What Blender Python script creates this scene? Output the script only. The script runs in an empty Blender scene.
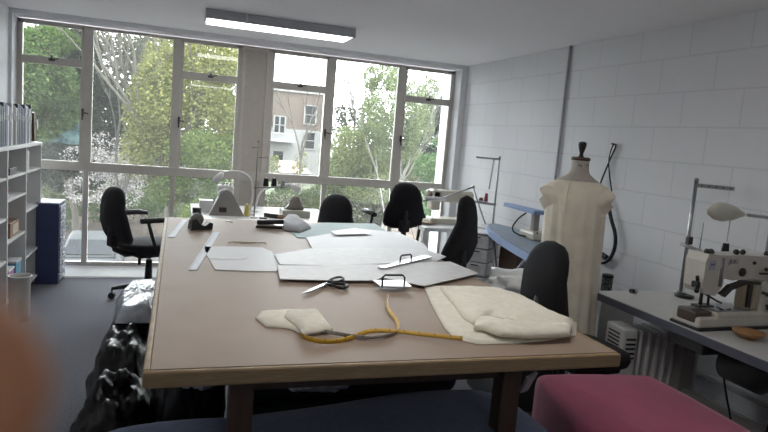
import bpy, bmesh, math, random
from mathutils import Vector, Matrix, Euler, noise
C = bpy.context.scene
COL = C.collection
PI = math.pi

# ------------------------------------------------------------------ camera, sky, exposure
F_PX, YAW, PITCH, ROLL, EYE = 620.94, 0.327, 0.1229, 0.0824, 1.483
_w = Vector((math.sin(YAW)*math.cos(PITCH), math.cos(YAW)*math.cos(PITCH), -math.sin(PITCH)))
_r = Vector((math.cos(YAW), -math.sin(YAW), 0)); _u = _r.cross(_w)
_r, _u = _r*math.cos(ROLL)+_u*math.sin(ROLL), _u*math.cos(ROLL)-_r*math.sin(ROLL)
cam_d = bpy.data.cameras.new('camera'); cam = bpy.data.objects.new('camera', cam_d); COL.objects.link(cam)
M = Matrix((( _r.x, _u.x, -_w.x, 0), (_r.y, _u.y, -_w.y, 0), (_r.z, _u.z, -_w.z, EYE), (0, 0, 0, 1)))
cam.matrix_world = M
cam_d.sensor_width = 36; cam_d.lens = F_PX/768*36
cam_d.clip_start = 0.005; cam_d.clip_end = 300
cam_d.dof.use_dof = True; cam_d.dof.focus_distance = 3.2; cam_d.dof.aperture_fstop = 11
C.camera = cam
C.view_settings.view_transform = 'Standard'; C.view_settings.look = 'None'
C.view_settings.gamma = 1.0; C.view_settings.use_curve_mapping = False
C.view_settings.exposure = 2.5
world = bpy.data.worlds.new('overcast_sky'); C.world = world; world.use_nodes = True
bg = world.node_tree.nodes['Background']
bg.inputs['Color'].default_value = (0.93, 0.96, 1.0, 1); bg.inputs['Strength'].default_value = 2.7
# portal in the window opening: emits nothing, only guides sky sampling
pl = bpy.data.lights.new('window_portal', 'AREA'); pl.shape = 'RECTANGLE'; pl.size = 4.25; pl.size_y = 2.25
pl.cycles.is_portal = True
plo = bpy.data.objects.new('window_portal', pl); plo.location = (0.72, 6.42, 1.17); plo.rotation_euler = (-PI/2, 0, 0); COL.objects.link(plo)
ceil_lamp_strength = 1.4

def ray(x, y): return _w + (x-384)/F_PX*_r - (y-216)/F_PX*_u
def onz(x, y, z):
    d = ray(x, y); t = (z-EYE)/d.z; return Vector((d.x*t, d.y*t, z))
def ony(x, y, Y):
    d = ray(x, y); t = Y/d.y; return Vector((d.x*t, Y, EYE+d.z*t))

# ------------------------------------------------------------------ materials
MATS = {}
def mat(name, col, rough=0.6, metal=0.0, var=0.06, scale=18.0, bump=0.0, bscale=60.0, spec=0.5, trans=0.0, emit=0.0, stretch=None, coat=0.0, sheen=0.0):
    if name in MATS: return MATS[name]
    m = bpy.data.materials.new(name); m.use_nodes = True; nt = m.node_tree; b = nt.nodes['Principled BSDF']
    b.inputs['Roughness'].default_value = rough; b.inputs['Metallic'].default_value = metal
    b.inputs['Specular IOR Level'].default_value = spec
    b.inputs['Transmission Weight'].default_value = trans
    b.inputs['Coat Weight'].default_value = coat; b.inputs['Sheen Weight'].default_value = sheen
    tc = nt.nodes.new('ShaderNodeTexCoord'); mp = nt.nodes.new('ShaderNodeMapping'); nz = nt.nodes.new('ShaderNodeTexNoise')
    nt.links.new(tc.outputs['Object'], mp.inputs[0]); nt.links.new(mp.outputs[0], nz.inputs['Vector'])
    if stretch: mp.inputs['Scale'].default_value = stretch
    nz.inputs['Scale'].default_value = scale; nz.inputs['Detail'].default_value = 5
    rp = nt.nodes.new('ShaderNodeValToRGB')
    rp.color_ramp.elements[0].position = .3; rp.color_ramp.elements[1].position = .7
    rp.color_ramp.elements[0].color = tuple(max(0, c*(1-var)) for c in col)+(1,)
    rp.color_ramp.elements[1].color = tuple(min(1, c*(1+var)) for c in col)+(1,)
    nt.links.new(nz.outputs['Fac'], rp.inputs[0]); nt.links.new(rp.outputs[0], b.inputs['Base Color'])
    if bump:
        n2 = nt.nodes.new('ShaderNodeTexNoise'); n2.inputs['Scale'].default_value = bscale; n2.inputs['Detail'].default_value = 4
        nt.links.new(mp.outputs[0], n2.inputs['Vector'])
        bp = nt.nodes.new('ShaderNodeBump'); bp.inputs['Strength'].default_value = bump; bp.inputs['Distance'].default_value = 0.01
        nt.links.new(n2.outputs['Fac'], bp.inputs['Height']); nt.links.new(bp.outputs[0], b.inputs['Normal'])
    if emit:
        b.inputs['Emission Color'].default_value = (1, 0.98, 0.95, 1); b.inputs['Emission Strength'].default_value = emit
    MATS[name] = m; return m

def glass_mat(name, tint=(0.95, 0.97, 0.96), ior=1.5):
    m = bpy.data.materials.new(name); m.use_nodes = True; nt = m.node_tree; nt.nodes.clear()
    o = nt.nodes.new('ShaderNodeOutputMaterial'); mx = nt.nodes.new('ShaderNodeMixShader')
    t = nt.nodes.new('ShaderNodeBsdfTransparent'); g = nt.nodes.new('ShaderNodeBsdfGlossy'); f = nt.nodes.new('ShaderNodeFresnel')
    t.inputs[0].default_value = tint+(1,); g.inputs['Roughness'].default_value = 0.0; f.inputs[0].default_value = ior
    df = nt.nodes.new('ShaderNodeBsdfTranslucent'); df.inputs[0].default_value = (.85, .87, .85, 1); m2 = nt.nodes.new('ShaderNodeMixShader'); m2.inputs[0].default_value = .014
    nt.links.new(t.outputs[0], m2.inputs[1]); nt.links.new(df.outputs[0], m2.inputs[2])   # translucent white share put in as haze over the view, lifting its darks
    nt.links.new(f.outputs[0], mx.inputs[0]); nt.links.new(m2.outputs[0], mx.inputs[1]); nt.links.new(g.outputs[0], mx.inputs[2])
    nt.links.new(mx.outputs[0], o.inputs[0]); MATS[name] = m; return m

def leaf_mat(name, c1, c2, trans=0.35):
    m = bpy.data.materials.new(name); m.use_nodes = True; nt = m.node_tree; nt.nodes.clear()
    o = nt.nodes.new('ShaderNodeOutputMaterial'); mx = nt.nodes.new('ShaderNodeMixShader'); mx.inputs[0].default_value = trans
    d = nt.nodes.new('ShaderNodeBsdfDiffuse'); t = nt.nodes.new('ShaderNodeBsdfTranslucent')
    g = nt.nodes.new('ShaderNodeNewGeometry'); rp = nt.nodes.new('ShaderNodeValToRGB')
    tc = nt.nodes.new('ShaderNodeTexCoord'); nz = nt.nodes.new('ShaderNodeTexNoise'); nz.inputs['Scale'].default_value = 0.8
    ma = nt.nodes.new('ShaderNodeMath'); ma.operation = 'ADD'
    mb = nt.nodes.new('ShaderNodeMath'); mb.operation = 'MULTIPLY'; mb.inputs[1].default_value = 0.5
    nt.links.new(tc.outputs['Object'], nz.inputs['Vector'])
    nt.links.new(g.outputs['Random Per Island'], ma.inputs[0]); nt.links.new(nz.outputs['Fac'], ma.inputs[1]); nt.links.new(ma.outputs[0], mb.inputs[0])
    rp.color_ramp.elements[0].position = .2; rp.color_ramp.elements[1].position = .8
    rp.color_ramp.elements[0].color = c1+(1,); rp.color_ramp.elements[1].color = c2+(1,)
    nt.links.new(mb.outputs[0], rp.inputs[0]); nt.links.new(rp.outputs[0], d.inputs[0]); nt.links.new(rp.outputs[0], t.inputs[0])
    nt.links.new(d.outputs[0], mx.inputs[1]); nt.links.new(t.outputs[0], mx.inputs[2]); nt.links.new(mx.outputs[0], o.inputs[0])
    MATS[name] = m; return m

def brick_mat(name, c1, c2, mortar, bw, bh, ms, axes, off=(0, 0), rough=.8, bump=.4, noise_amt=.1):
    m = bpy.data.materials.new(name); m.use_nodes = True; nt = m.node_tree; b = nt.nodes['Principled BSDF']; b.inputs['Roughness'].default_value = rough
    tc = nt.nodes.new('ShaderNodeTexCoord'); sp = nt.nodes.new('ShaderNodeSeparateXYZ'); cb = nt.nodes.new('ShaderNodeCombineXYZ')
    nt.links.new(tc.outputs['Object'], sp.inputs[0])
    for i, a in enumerate(axes):
        ad = nt.nodes.new('ShaderNodeMath'); ad.operation = 'ADD'; ad.inputs[1].default_value = off[i]
        nt.links.new(sp.outputs[a], ad.inputs[0]); nt.links.new(ad.outputs[0], cb.inputs[i])
    br = nt.nodes.new('ShaderNodeTexBrick'); br.inputs['Scale'].default_value = 1
    br.inputs['Color1'].default_value = c1+(1,); br.inputs['Color2'].default_value = c2+(1,); br.inputs['Mortar'].default_value = mortar+(1,)
    br.inputs['Mortar Size'].default_value = ms; br.inputs['Mortar Smooth'].default_value = .3
    br.inputs['Brick Width'].default_value = bw; br.inputs['Row Height'].default_value = bh
    nt.links.new(cb.outputs[0], br.inputs['Vector'])
    nz = nt.nodes.new('ShaderNodeTexNoise'); nz.inputs['Scale'].default_value = 6; nz.inputs['Detail'].default_value = 6
    nt.links.new(tc.outputs['Object'], nz.inputs['Vector'])
    mx = nt.nodes.new('ShaderNodeMix'); mx.data_type = 'RGBA'; mx.blend_type = 'MULTIPLY'; mx.inputs[0].default_value = noise_amt
    nt.links.new(br.outputs['Color'], mx.inputs[6]); nt.links.new(nz.outputs['Color'], mx.inputs[7]); nt.links.new(mx.outputs[2], b.inputs['Base Color'])
    iv = nt.nodes.new('ShaderNodeMath'); iv.operation = 'SUBTRACT'; iv.inputs[0].default_value = 1
    nt.links.new(br.outputs['Fac'], iv.inputs[1])
    bp = nt.nodes.new('ShaderNodeBump'); bp.inputs['Strength'].default_value = bump; bp.inputs['Distance'].default_value = .006
    nt.links.new(iv.outputs[0], bp.inputs['Height']); nt.links.new(bp.outputs[0], b.inputs['Normal'])
    MATS[name] = m; return m

# ------------------------------------------------------------------ mesh helpers
class MB:
    def __init__(s): s.b = bmesh.new(); s.mi = 0
    def _fin(s, n0):
        for f in s.b.faces[n0:] if False else []: pass
    def box(s, c, size, rot=None, bev=0.0, seg=2):
        r = bmesh.ops.create_cube(s.b, size=1.0); vs = r['verts']
        for v in vs: v.co = Vector((v.co.x*size[0], v.co.y*size[1], v.co.z*size[2]))
        fs = {f for v in vs for f in v.link_faces}
        for f in fs: f.material_index = s.mi
        if bev:
            es = list({e for v in vs for e in v.link_edges})
            rr = bmesh.ops.bevel(s.b, geom=es, offset=bev, segments=seg, affect='EDGES', profile=.5)
            vs = list({v for f in rr['faces'] for v in f.verts})
            # bevel keeps the flat faces; collect every vert linked
            todo = list(vs); seen = set(vs)
            while todo:
                v = todo.pop()
                for e in v.link_edges:
                    o = e.other_vert(v)
                    if o not in seen: seen.add(o); todo.append(o)
            vs = list(seen)
        m = Euler(rot).to_matrix() if rot else None
        c = Vector(c)
        for v in vs: v.co = (m @ v.co if m else v.co) + c
        return s
    def bb(s, lo, hi, bev=0.0, seg=2):
        lo, hi = Vector(lo), Vector(hi); return s.box((lo+hi)/2, hi-lo, None, bev, seg)
    def tube(s, pts, r, n=10, cap=True):
        pts = [Vector(p) for p in pts]; rs = r if isinstance(r, (list, tuple)) else [r]*len(pts)
        up = None; rings = []
        for i, p in enumerate(pts):
            a = pts[max(i-1, 0)]; b = pts[min(i+1, len(pts)-1)]; d = (b-a).normalized()
            if up is None: up = Vector((0, 0, 1)) if abs(d.z) < .9 else Vector((1, 0, 0))
            x = d.cross(up)
            if x.length < 1e-5: x = d.orthogonal()
            x.normalize(); y = x.cross(d).normalized(); up = y
            rings.append([s.b.verts.new(p + (x*math.cos(t)+y*math.sin(t))*rs[i]) for t in [2*PI*k/n for k in range(n)]])
        for A, B in zip(rings, rings[1:]):
            for k in range(n):
                f = s.b.faces.new((A[k], A[(k+1) % n], B[(k+1) % n], B[k])); f.material_index = s.mi; f.smooth = True
        if cap:
            for R_ in (rings[0], rings[-1]):
                f = s.b.faces.new(R_); f.material_index = s.mi
        return s
    def lathe(s, prof, c=(0, 0, 0), n=20, sx=1.0, sy=1.0, rot=None, cap=True):
        m = Euler(rot).to_matrix() if rot else Matrix.Identity(3); c = Vector(c); rings = []
        for r, z in prof:
            rings.append([s.b.verts.new(m @ Vector((r*sx*math.cos(2*PI*k/n), r*sy*math.sin(2*PI*k/n), z)) + c) for k in range(n)])
        for A, B in zip(rings, rings[1:]):
            for k in range(n):
                f = s.b.faces.new((A[k], A[(k+1) % n], B[(k+1) % n], B[k])); f.material_index = s.mi; f.smooth = True
        if cap:
            for R_ in (rings[0], rings[-1]):
                f = s.b.faces.new(R_); f.material_index = s.mi
        return s
    def prism(s, poly, z0, z1, bev=0.0, seg=2):
        """poly of (x, y[, z offset]) extruded in z"""
        n = len(poly)
        ar = sum(poly[i][0]*poly[(i+1) % n][1]-poly[(i+1) % n][0]*poly[i][1] for i in range(n))
        if ar < 0: poly = poly[::-1]
        lo = [s.b.verts.new((p[0], p[1], z0)) for p in poly]; hi = [s.b.verts.new((p[0], p[1], z1)) for p in poly]
        fs = [s.b.faces.new(lo[::-1]), s.b.faces.new(hi)]
        for k in range(n): fs.append(s.b.faces.new((lo[k], lo[(k+1) % n], hi[(k+1) % n], hi[k])))
        for f in fs: f.material_index = s.mi
        if bev:
            es = list({e for f in fs[1:2] for e in f.edges} | {e for f in fs[2:] for e in f.edges if abs(e.verts[0].co.z-e.verts[1].co.z) > 1e-6})
            bmesh.ops.bevel(s.b, geom=es, offset=bev, segments=seg, affect='EDGES', profile=.5)
        return s
    def plane_prism(s, poly, origin, ax, ay, th):
        """2-D outline in the plane (origin, ax, ay), extruded by th along ax x ay"""
        o, ax, ay = Vector(origin), Vector(ax).normalized(), Vector(ay).normalized(); nn = ax.cross(ay)
        A = [s.b.verts.new(o+ax*p[0]+ay*p[1]) for p in poly]; B = [s.b.verts.new(o+ax*p[0]+ay*p[1]+nn*th) for p in poly]
        n = len(poly); fs = [s.b.faces.new(A[::-1]), s.b.faces.new(B)]
        for k in range(n): fs.append(s.b.faces.new((A[k], A[(k+1) % n], B[(k+1) % n], B[k])))
        for f in fs: f.material_index = s.mi
        return s
    def blob(s, c, size, amp=.15, freq=2.0, sub=4, seed=0, flat=None):
        r = bmesh.ops.create_icosphere(s.b, subdivisions=sub, radius=1.0); c = Vector(c)
        for v in r['verts']:
            p = v.co.copy(); k = 1 + amp*(noise.noise(p*freq+Vector((seed*7.3, seed, 0))) + .6*abs(noise.noise(p*freq*2.7+Vector((seed, 3, 1)))))
            q = Vector((p.x*size[0]*k, p.y*size[1]*k, p.z*size[2]*k))
            v.co = q + c
            if flat is not None and v.co.z < flat: v.co.z = flat + .002*noise.noise(p*9)
        for v in r['verts']:
            for f in v.link_faces: f.smooth = True; f.material_index = s.mi
        return s
    def shift(s, v):
        for x in s.b.verts: x.co += Vector(v)
        return s
    def build(s, name, m, parent=None, smooth=False, loc=None, subsurf=0):
        bmesh.ops.recalc_face_normals(s.b, faces=s.b.faces)
        me = bpy.data.meshes.new(name); s.b.to_mesh(me); s.b.free()
        for x in (m if isinstance(m, (list, tuple)) else [m]): me.materials.append(x)
        if smooth:
            for p in me.polygons: p.use_smooth = True
        o = bpy.data.objects.new(name, me); COL.objects.link(o)
        if parent is not None: o.parent = parent
        if loc is not None: o.location = loc
        if subsurf:
            md = o.modifiers.new('subdivision', 'SUBSURF'); md.levels = md.render_levels = subsurf
        return o

def thing(name, label, cat, loc=(0, 0, 0), rz=0.0, group=None):
    o = bpy.data.objects.new(name, None); COL.objects.link(o); o.location = loc; o.rotation_euler = (0, 0, rz)
    o['label'] = label; o['category'] = cat
    if group: o['group'] = group
    return o
def tag(o, label, cat, group=None, kind=None):
    o['label'] = label; o['category'] = cat
    if group: o['group'] = group
    if kind: o['kind'] = kind
    return o
def struct(o, label=None):
    o['kind'] = 'structure'
    if label: o['label'] = label
    return o
def kids(o): return [c for c in COL.objects if c.parent is o]
def copy_tree(o, parent=None):
    c = o.copy(); COL.objects.link(c); c.parent = parent
    for k in kids(o): copy_tree(k, c)
    return c

def resample(pts, step, closed=True):
    out = []; P = [Vector(p) for p in pts]; n = len(P)
    for i in range(n if closed else n-1):
        a, b = P[i], P[(i+1) % n]; k = max(1, int((b-a).length/step))
        for j in range(k): out.append(a+(b-a)*j/k)
    if not closed: out.append(P[-1])
    return out
def smooth_pts(pts, it=1, closed=True):
    P = [Vector(p) for p in pts]
    for _ in range(it):
        Q = []; n = len(P)
        rng = range(n) if closed else range(n-1)
        if not closed: Q.append(P[0])
        for i in rng:
            a, b = P[i], P[(i+1) % n]; Q += [a*.75+b*.25, a*.25+b*.75]
        if not closed: Q.append(P[-1])
        P = Q
    return P

def heap(mb, outline, z0, h, folds=.004, freq=14, rings=9, seed=0, prof=None, cen=None, edge=0.004):
    """soft cloth lying on a surface: outline (world xy) rising to height h inside"""
    P = resample([(p[0], p[1], 0) for p in outline], .02)
    c = Vector(cen+(0,)) if cen else sum(P, Vector())/len(P)
    R = []
    lo = [mb.b.verts.new((p.x, p.y, z0)) for p in P]
    for k in range(rings):
        t = k/rings
        zz = edge + h*(prof(t) if prof else (1-(1-min(1, t*2.2))**2))
        ring = []
        for p in P:
            q = p+(c-p)*t
            nz = folds*(noise.noise(Vector((q.x*freq, q.y*freq*.5, seed)))+.6*noise.noise(Vector((q.x*freq*2, q.y*freq*2.5, seed+4))))
            ring.append(mb.b.verts.new((q.x, q.y, z0+max(.002, zz+nz*(.3+t)))))
        R.append(ring)
    allr = [lo]+R; n = len(P)
    for A, B in zip(allr, allr[1:]):
        for k in range(n):
            f = mb.b.faces.new((A[k], A[(k+1) % n], B[(k+1) % n], B[k])); f.smooth = True; f.material_index = mb.mi
    cz = sum(v.co.z for v in R[-1])/n
    cv = mb.b.verts.new((c.x, c.y, cz))
    for k in range(n):
        f = mb.b.faces.new((R[-1][k], R[-1][(k+1) % n], cv)); f.smooth = True; f.material_index = mb.mi
    f = mb.b.faces.new(lo[::-1]); f.material_index = mb.mi
    return mb

def px_poly(pts, z): return [(onz(x, y, z).x, onz(x, y, z).y) for x, y in pts]

# ------------------------------------------------------------------ palette
WALLC = (.78, .785, .81)
wall_paint = mat('white_wall_paint', WALLC, .85, var=.02, bump=.1)
block_wall = brick_mat('painted_blockwork', WALLC, (.785, .79, .81), (.70, .705, .73), .428, .214, .006, (1, 2), (0.128, 0.012), .8, .3, .05)
ceil_paint = mat('ceiling_paint', (.93, .92, .935), .9, var=.015, bump=.05)
carpet = mat('grey_carpet', (.16, .16, .19), .95, var=.25, scale=90, bump=.6, bscale=300)
frame_m = mat('putty_window_frame', (.56, .53, .485), .55, var=.04)
panel_m = mat('brown_grey_panel', (.5, .455, .41), .6, var=.05)
dark_metal = mat('dark_metal', (.07, .065, .06), .4, .7)
glass = glass_mat('window_glass')
sill_m = mat('white_sill', (.9, .9, .9), .45, var=.03)
table_m = mat('beige_laminate', (.385, .29, .225), .5, var=.05, scale=5, bump=.03, bscale=200, spec=.18)
oak = mat('oak_lipping', (.36, .25, .135), .5, var=.2, scale=8, stretch=(3, 3, 60), bump=.1)
leg_wood = mat('red_brown_wood', (.075, .042, .028), .55, var=.2, scale=12, stretch=(4, 4, .5))
blackfab = mat('black_chair_fabric', (.012, .012, .015), .95, var=.15, scale=120, bump=.2, bscale=500, sheen=.03)
blackpl = mat('black_plastic', (.018, .018, .02), .45, var=.1)
chrome = mat('chrome', (.6, .6, .6), .2, 1.0, var=.03)
steel = mat('brushed_steel', (.42, .42, .43), .35, 1.0, var=.05)
whitemel = mat('white_melamine', (.74, .74, .74), .5, var=.02)
shelfgrey = mat('pale_grey_melamine', (.72, .72, .72), .55, var=.02)
navy = mat('navy_lacquer', (.03, .04, .12), .5, var=.08)
cream = mat('cream_machine_enamel', (.68, .64, .55), .35, var=.03, coat=.2)
greyen = mat('grey_machine_enamel', (.34, .33, .31), .4, var=.05)
calico = mat('unbleached_calico', (.88, .83, .70), .85, var=.06, scale=40, bump=.15, bscale=350)
paper = mat('grey_white_pattern_card', (.62, .61, .62), .5, var=.03, scale=10)
mint = mat('blue_green_cutting_mat', (.22, .33, .33), .6, var=.05)

# ------------------------------------------------------------------ room shell
H = 2.325; YW = 6.333; XR = 2.90; XL = -1.395; YB = -2.6
struct(MB().bb((XL-.2, YB-.2, -.12), (XR+.2, YW+.12, 0)).build('floor', carpet))
struct(MB().bb((XL-.2, YB-.2, H), (XR+.2, YW+.35, H+.12)).build('ceiling', ceil_paint))
struct(MB().bb((XR, YB-.2, 0), (XR+.15, YW+.3, H)).build('wall_right', block_wall))
struct(MB().bb((XL-.15, YB-.2, 0), (XL, YW+.3, H)).build('wall_left', wall_paint))
struct(MB().bb((XL, YB-.15, 0), (XR, YB, H)).build('wall_back', mat('rear_wall_paint', (.7, .7, .71), .9)))
# lintel and piers round the window
YF = 6.16   # inner face of the window wall; the frames sit back in a shallow recess
m = MB(); m.bb((XL, YF, 2.286), (XR, YW+.3, H)); struct(m.build('wall_front', wall_paint))
struct(MB().bb((2.832, YF, 0), (XR, YW+.3, 2.286)).build('trim_1', wall_paint))
struct(MB().bb((XL, YF, 0), (-1.372, YW+.1, 2.286)).build('trim_3', wall_paint))
m = MB(); m.plane_prism([(6.12, .0), (YW+.2, .0), (YW+.2, .068), (6.30, .068), (6.13, .012)], (XL, 0, 0), (0, 1, 0), (0, 0, 1), XR-XL); struct(m.build('trim_4', sill_m))
# pipe on the right wall
struct(MB().tube([(XR-.014, 4.31, .3), (XR-.014, 4.31, H)], .011).build('trim_5', mat('grey_conduit', (.42, .42, .44), .5)))
# trunking low on right wall
m = MB(); m.bb((XR-.03, .0, .14), (XR, 5.5, .19), .004); struct(m.build('baseboard_right', mat('grey_trunking', (.5, .5, .5), .5)))
m = MB(); m.bb((XR-.025, .0, .29), (XR, 5.5, .32), .004); struct(m.build('trim_6', MATS['grey_trunking']))

# windows: bays (x0,x1,vent?)
FY0, FY1 = YW, YW+.034
def window(n, x0, x1, mull, vents):
    w = bpy.data.objects.new('window_%d' % n, None); COL.objects.link(w); w['kind'] = 'structure'; w['label'] = 'putty coloured steel framed window bank overlooking trees'
    f = MB()
    f.bb((x0, FY0, 2.246), (x1, FY1, 2.274)); f.bb((x0, FY0, .066), (x1, FY1, .105)); f.bb((x0, FY0-.01, .962), (x1, FY1, 1.046), .006)
    f.bb((x0, FY0, .066), (x0+.026, FY1, 2.274)); f.bb((x1-.026, FY0, .066), (x1, FY1, 2.274))
    for c in mull:
        f.bb((c-.04, FY0-.008, 1.04), (c+.04, FY1, 2.26), .005); f.bb((c-.024, FY0, .1), (c+.024, FY1, .965), .004)
    f.build('window_frame', frame_m, w)
    edges = [x0+.026]+[e for c in mull for e in (c-.04, c+.04)]+[x1-.026]
    bays = [(edges[2*i], edges[2*i+1]) for i in range(len(mull)+1)]
    for i, (a, b) in enumerate(bays):
        zs = [(.1, .965)]
        la = a-.016 if i else a; lb = b+.016 if i < len(mull) else b
        MB().bb((la, FY0+.012, .1), (lb, FY0+.016, .965)).build('window_pane', glass, w)
        if vents[i]:
            vf = MB(); vf.bb((a, FY0-.01, 1.895), (b, FY1, 1.965), .006)
            vf.bb((a, FY0-.006, 1.96), (a+.018, FY1, 2.26)); vf.bb((b-.018, FY0-.006, 1.96), (b, FY1, 2.26)); vf.bb((a, FY0-.006, 2.235), (b, FY1, 2.26))
            vf.build('vent_frame', frame_m, w)
            MB().bb((a+.01, FY0+.012, 1.95), (b-.01, FY0+.016, 2.25)).build('window_pane', glass, w)
            cx = (a+b)/2; h = MB(); h.box((cx, FY0-.02, 1.94), (.05, .018, .022), None, .004); h.tube([(cx, FY0-.03, 1.94), (cx+.005, FY0-.045, 1.985)], .007); h.tube([(cx, FY0-.03, 1.94), (cx+.06, FY0-.035, 1.955)], .005)
            h.build('vent_catch', dark_metal, w)
            sf = MB(); sf.bb((a, FY0-.006, 1.04), (a+.02, FY1, 1.9)); sf.bb((b-.02, FY0-.006, 1.04), (b, FY1, 1.9)); sf.build('casement_frame', frame_m, w)
            MB().bb((a+.01, FY0+.012, 1.04), (b-.01, FY0+.016, 1.9)).build('window_pane', glass, w)
            hx = b+.005 if i == 0 else a-.005
            h = MB(); h.box((hx, FY0-.02, 1.50), (.018, .02, .07), None, .004); h.tube([(hx, FY0-.03, 1.5), (hx+.03, FY0-.05, 1.495), (hx+.05, FY0-.05, 1.49)], .006); h.tube([(hx, FY0-.03, 1.5), (hx, FY0-.04, 1.43)], .006)
            h.build('casement_handle', dark_metal, w)
        else:
            MB().bb((a, FY0+.012, 1.04), (b, FY0+.016, 2.26)).build('window_pane', glass, w)
    return w
window(1, -1.372, .565, [-.80, -.036], [1, 0, 1])
window(2, .835, 2.835, [1.463, 2.222], [1, 0, 1])
w = bpy.data.objects.new('window_3', None); COL.objects.link(w); w['kind'] = 'structure'; w['label'] = 'narrow brown infill panel between the two window banks'
f = MB(); f.bb((.565, FY0-.012, .066), (.60, FY1, 2.274)); f.bb((.80, FY0-.012, .066), (.835, FY1, 2.274)); f.bb((.60, FY0-.012, 2.24), (.80, FY1, 2.274)); f.bb((.60, FY0-.012, .96), (.80, FY1, 1.05)); f.bb((.60, FY0-.012, .066), (.80, FY1, .13))
f.build('panel_frame', frame_m, w)
MB().bb((.60, FY0+.01, .12), (.80, FY1, .97)).build('lower_panel', panel_m, w); MB().bb((.60, FY0+.01, 1.04), (.80, FY1, 2.25)).build('upper_panel', panel_m, w)

# ------------------------------------------------------------------ ceiling lamp
cl = t = thing('ceiling_light', 'long grey ceiling light fitting with a glowing white diffuser', 'ceiling light', (.728, 5.06, H-.0625))
MB().bb((-.57, -.17, .006), (.57, .17, .062), .003).build('lamp_housing', mat('grey_lamp_housing', (.5, .51, .55), .5), t)
MB().bb((-.555, -.155, -.004), (.555, .155, .008), .002).build('lamp_diffuser', mat('lamp_diffuser', (.9, .9, .9), .4, emit=ceil_lamp_strength), t)
MB().bb((-.57, -.175, -.006), (.57, -.155, .03), .001).build('lamp_rim', MATS['grey_lamp_housing'], t)
MB().tube([(-.28, -.18, .062), (-.275, -.185, .02), (-.285, -.186, -.0)], .006).build('pull_cord', whitemel, t)
for i, (lx, ly) in enumerate(((.728, 1.9), (.728, -1.0))):  # unseen copies of the fitting, added to brighten the near half of the room
    c = copy_tree(cl); c.location = (lx, ly, H-.0625); c['label'] = ['long grey ceiling light overhead, above the near end of the cutting table', 'long grey ceiling light behind the camera'][i]

# ------------------------------------------------------------------ outside
GZ = -3.6
def gz(y): return GZ + (0 if y < 28 else min(1.5, (y-28)/5*1.5)) + max(0, (y-34))*.03
ys = [6.9, 12, 18, 22, 26, 28, 29, 30, 31, 32, 33, 34, 38, 45, 60, 90]
def strip(name, y0, y1, m, lab, dz=0.0):
    g = MB(); yy = [y for y in ys if y0 <= y <= y1]
    rows = [[g.b.verts.new((x*2.0-40, y, gz(y)+dz+.12*noise.noise(Vector((x*.9, y*.6, 0)))*(1 if y > 28.5 else 0))) for x in range(0, 46)] for y in yy]
    low = []
    for A, B in zip(rows, rows[1:]):
        for k in range(45): g.b.faces.new((A[k], A[k+1], B[k+1], B[k]))
    return struct(g.build(name, m), lab)
strip('ground_paving', 6.9, 28, brick_mat('pinkish_paving', (.045, .034, .029), (.038, .029, .026), (.03, .025, .022), .2, .1, .01, (0, 1), noise_amt=.5), 'pinkish brown block paving of the car park')
strip('ground_bank', 28, 34, mat('leaf_litter_earth', (.05, .037, .027), .95, var=.5, scale=2.5, bump=.5), 'sloping bank of earth and dead leaves')
strip('ground_garden', 34, 90, mat('garden_soil', (.035, .045, .018), .95, var=.4, scale=1.5), 'rough garden ground beyond the bank')

def leaves(name, blobs, n, size, m, parent=None, seed=1, droop=0.0, flat=False):
    """blobs: list of (centre, radii); n leaves, each its own small bent quad"""
    rnd = random.Random(seed); vs = []; fs = []
    tot = sum(b[1][0]*b[1][2] for b in blobs)
    for c, r in blobs:
        k = int(n*r[0]*r[2]/tot)
        for _ in range(k):
            while True:
                p = Vector((rnd.uniform(-1, 1), rnd.uniform(-1, 1), rnd.uniform(-1, 1)))
                if p.length <= 1: break
            p = p*(p.length**-.35 if p.length > .05 else 1)
            p = Vector((p.x*r[0], p.y*r[1], p.z*r[2])); nn = noise.noise((p+Vector(c))*1.3+Vector((seed*3.7, seed*1.9, seed)))
            if nn < -.3: continue
            p = p*(1+.25*nn)+Vector(c)
            s = size*rnd.uniform(.6, 1.4)
            e = Euler((rnd.uniform(-1.1, 1.1), rnd.uniform(-1.1, 1.1), rnd.uniform(0, 6.28))).to_matrix()
            a = e @ Vector((s*.5, 0, 0)); b = e @ Vector((0, s*.85*(1+droop), 0)); mid = e @ Vector((0, 0, s*.12))
            i = len(vs); vs += [p-b*.5, p+a*.7+mid, p+b*.5, p-a*.7+mid]; fs.append((i, i+1, i+2, i+3))
    me = bpy.data.meshes.new(name); me.from_pydata(vs, [], fs); me.materials.append(m)
    o = bpy.data.objects.new(name, me); COL.objects.link(o); o.parent = parent
    return o
def branches(mb, p, d, L, r, depth, rnd, spread=.5, up=.15):
    p = Vector(p); q = p; pts = [p.copy()]; rs = [r]
    for i in range(3):
        d = (d+Vector((rnd.uniform(-1, 1), rnd.uniform(-1, 1), rnd.uniform(-1, 1)))*.13+Vector((0, 0, up*.2))).normalized(); q = q+d*L/3; pts.append(q.copy()); rs.append(r*(1-.13*(i+1)))
    mb.tube(pts, rs, 5, False)
    if depth == 0: return
    for k in range(3 if depth > 1 else 4):
        nd = (d+Vector((rnd.uniform(-1, 1), rnd.uniform(-1, 1), rnd.uniform(-.5, 1)))*spread).normalized()
        st = pts[rnd.choice((2, 3, 3))]
        branches(mb, st, nd, L*rnd.uniform(.6, .85), r*.55, depth-1, rnd, spread, up)

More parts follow.
